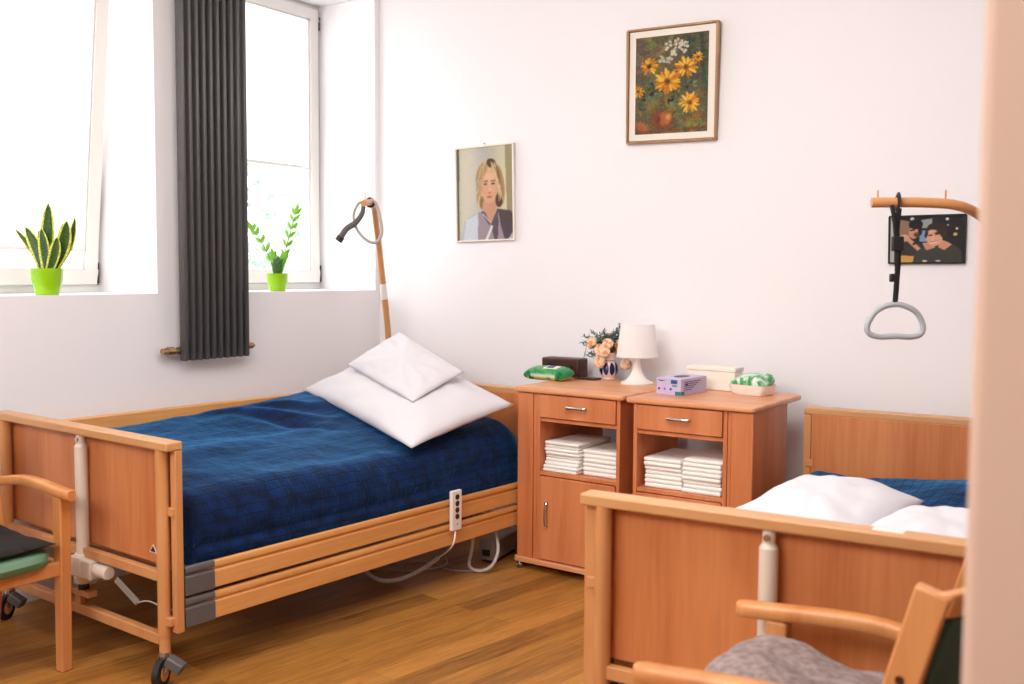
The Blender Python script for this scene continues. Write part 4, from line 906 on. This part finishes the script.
# basket with tissue packet
bk = thing('plastic_tray', (-1.665, 4.545, TZ), R(-12), 'small whitish tray with flared rim holding a packet', 'tray')
prof = [(.080, .058, 0), (.085, .062, .004), (.096, .072, .046), (.099, .075, .048), (.093, .069, .046), (.080, .058, .008)]
P = []
for a_, b_, z_ in [(0.001, .001, .0)] + prof + [(.001, .001, .008)]:
    P.append([Vector((a_ * math.copysign(abs(math.cos(t)) ** .35, math.cos(t)), b_ * math.copysign(abs(math.sin(t)) ** .35, math.sin(t)), z_)) for t in [2 * PI * k / 40 for k in range(40)]])
MB().grid(P, wrap=True).build('shell', 'tray_white', bk, recalc=True)
tp = packet('tissue_packet', (-1.665, 4.548, TZ + .026), R(-12), .185, .125, .066, 'green and white packet lying in the whitish tray', tissue_col, 'tissues', seed=6)
tp.rotation_euler = (R(10), R(-5), R(-12))

# ------------------------------------------------------------------ armchairs
def armchair(name, loc, rotz, label, seat_mat, back_mat, overhang, Wd=.52):
    """faces local +X; arms along X at y=+-Wd/2; origin on the floor below the seat front"""
    r_ = thing(name, loc, rotz, label, 'armchair', 'wooden armchairs'); h = Wd / 2
    for s_ in (-1, 1):
        y = s_ * h
        MB().extr([(-.026, 0), (.016, 0), (.026, .64), (-.026, .64)], 1, y - .021, y + .021).build('leg', 'chair_wood', r_, bevel=.006, seg=3)
        # rear leg sweeps into the back upright
        pth = [(-.42, 0), (-.375, .25), (-.355, .44), (-.385, .66), (-.45, .905)]
        c_ = catmull([(a, 0, b) for a, b in pth], 8); m = MB(); yy = s_ * (h - .036); P = []
        for i, p in enumerate(c_):
            t = (c_[min(i + 1, len(c_) - 1)] - c_[max(i - 1, 0)]).normalized(); n_ = Vector((t.z, 0, -t.x)); w_ = .022 if i < 12 else .029
            P.append([Vector((p.x, yy, p.z)) + n_ * w_ * q + Vector((0, o * .016, 0)) for q, o in ((-1, -1), (1, -1), (1, 1), (-1, 1))])
        m.grid(P, wrap=True); m.f += [(0, 1, 2, 3), tuple(len(c_) * 4 - k for k in (1, 2, 3, 4))]; m.mi += [0, 0]; m.build('leg', 'chair_wood', r_, bevel=.005, seg=3)
        sc_ = MB(); sc_.cyl((-.402, yy + s_ * .0155, .745), (-.402, yy + s_ * .0178, .745), .008, 12); sc_.build('screw_cap', 'radio_brown', r_)
        c_ = catmull([(overhang, y, .648), (overhang - .08, y, .655), (-.12, y, .668), (-.22, y, .672), (-.31, y, .662), (-.41, y, .645)], 6)
        P = []
        for i, p in enumerate(c_):
            t = i / (len(c_) - 1); w_ = .027 * (min(1, .55 + i * .25)) * (1 - .25 * t); hh = .018
            ring_ = [Vector((p.x, p.y + w_ * math.copysign(abs(math.cos(a)) ** .5, math.cos(a)), p.z + hh * math.copysign(abs(math.sin(a)) ** .6, math.sin(a)))) for a in [2 * PI * k / 16 for k in range(16)]]
            P.append(ring_)
        m = MB(); m.grid(P, wrap=True); nn = len(c_); m.f += [tuple(range(16)), tuple((nn - 1) * 16 + k for k in reversed(range(16)))]; m.mi += [0, 0]; m.build('armrest', 'chair_wood', r_)
        MB().box(-.36, -.02, y - s_ * .017 - .011, y - s_ * .017 + .011, .36, .41).build('side_rail', 'chair_wood', r_, bevel=.004)
    MB().box(-.013, .013, -h + .015, h - .015, .355, .405).build('front_rail', 'chair_wood', r_, bevel=.004)
    m = MB(); P = []
    for z, q in ((.40, .0), (.408, .012), (.43, .02), (.448, .012), (.456, -.01), (.46, -.06), (.462, -.2)):
        ring_ = []
        for k in range(48):
            a = 2 * PI * k / 48; ex = .45
            ring_.append(Vector((-.165 + (.195 + q) * math.copysign(abs(math.cos(a)) ** ex, math.cos(a)), (h - .035 + min(q, 0)) * math.copysign(abs(math.sin(a)) ** ex, math.sin(a)) * (1 if q > -.1 else .5), z)))
        P.append(ring_)
    m.grid(P, wrap=True); m.f += [tuple(range(48)), tuple(6 * 48 + k for k in reversed(range(48)))]; m.mi += [0, 0]; m.build('seat', seat_mat, r_)
    # backrest
    m = MB(); P = []
    for z, x in ((.50, -.345), (.6, -.352), (.70, -.375), (.80, -.403), (.875, -.425)):
        P.append([Vector((x - .035 - .055 * (1 - (yy / (h - .04)) ** 2), yy, z)) for yy in np.linspace(-(h - .056), h - .056, 9)])
    m.grid(P); m.build('backrest', back_mat, r_, solid=.035, bevel=.008, seg=3)
    P = []
    for yy in np.linspace(-(h - .026), h - .026, 17):
        b_ = .075 * (1 - (yy / h) ** 2) ** .8; P.append([Vector((-.45 - b_ + a, yy, z)) for a, z in ((-.002, .862), (.026, .862), (.016, .906), (-.014, .906))])
    m = MB(); m.grid(P, wrap=True); m.f += [(0, 1, 2, 3), tuple(16 * 4 + k for k in (3, 2, 1, 0))]; m.mi += [0, 0]; m.build('top_rail', 'chair_wood', r_, bevel=.006, seg=3)
    return r_
# left chair faces the middle of the room, right chair faces the left
lc = armchair('armchair', (-3.345, 1.885, 0), R(0), 'wooden armchair with black cushion on a green seat at the left edge', 'seat_green', 'seat_green', .065, .52)
rc = armchair('armchair', (-.777, 2.045, 0), R(177), 'wooden armchair with dark green backrest at the foot of the right bed', 'seat_green', 'back_green', .10, .49); rc.scale.z = 1.015
m = MB(); P = []
for side in (1, -1):
    Q = [[Vector((-.34 + .375 * i / 24, -.215 + .43 * j / 24, 0)) for j in range(25)] for i in range(25)]
    for i in range(25):
        for j in range(25):
            u, v = i / 12 - 1, j / 12 - 1; e = max(0, (1 - abs(u) ** 3) * (1 - abs(v) ** 3)) ** .5; Q[i][j].z = .022 + side * .022 * e + .004 * fbm(u * 2, v * 2, side) + (.02 * max(0, -u) if True else 0)
    m.grid(Q if side > 0 else [q[::-1] for q in Q])
tag(m.build('seat_cushion', 'cushion_black', None, loc=(-3.345, 1.885, .4585), ang=180), 'flat black cushion lying on the green chair seat', 'cushion')
# rumpled blanket on the right chair
P = []; N = 70
for i in range(N + 1):
    row = []
    for j in range(N + 1):
        u, v = i / N * 2 - 1, j / N * 2 - 1; e = max(0, (1 - u ** 4) * (1 - v ** 4)) ** .4
        z = .03 + .125 * e + .016 * fbm(u * 1.5 + 2, v * 1.5, 0, 2) * e + .012 * abs(math.sin(u * 2.2 + v * 3.4)) ** .7 * e + .035 * sm(-.6, .9, u) * e
        row.append(Vector((u * .205 * (1 + .08 * fbm(v * 2, 5, 0)), v * .205 * (1 + .08 * fbm(u * 2, 9, 0)), max(.002, z))))
    P.append(row)
bl_ = MB().grid(P); bl_.grid([[Vector((p.x, p.y, .001)) for p in q][::-1] for q in P])
tag(bl_.build('folded_blanket', 'blanket_mauve', None, loc=(-.635, 2.045, .468), rotz=R(180), ang=180), 'rumpled mauve grey blanket heaped on the right chair seat', 'blanket')

# ------------------------------------------------------------------ outside the windows
def outdoor_tree(x, y, h_, r_, label, seed):
    t = thing('garden_tree', (x, y, -1.5), 0, label, 'tree', 'trees outside the windows'); g = random.Random(seed)
    MB().tube([(0, 0, 0), (.1, 0, h_ * .5), (.0, .1, h_ * .8)], [.16, .12, .05], 10).build('trunk', 'bark', t)
    m = MB()
    for k in range(900):
        a, b = g.uniform(0, 2 * PI), g.uniform(-1, 1); q = g.random() ** .33; p = Vector((math.cos(a) * math.sqrt(1 - b * b), math.sin(a) * math.sqrt(1 - b * b), b)) * r_ * q + Vector((0, 0, h_))
        leaflet(m, p, Vector((g.uniform(-1, 1), g.uniform(-1, 1), g.uniform(-1, .4))), .3, .1, (g.uniform(-1, 1), g.uniform(-1, 1), 1))
    tag(m.build('crown', 'tree_pale', t, recalc=False), kind=None)
outdoor_tree(-15.0, 13.2, 3.6, 2.2, 'pale leafy tree outside the window beside the radiator', 11)
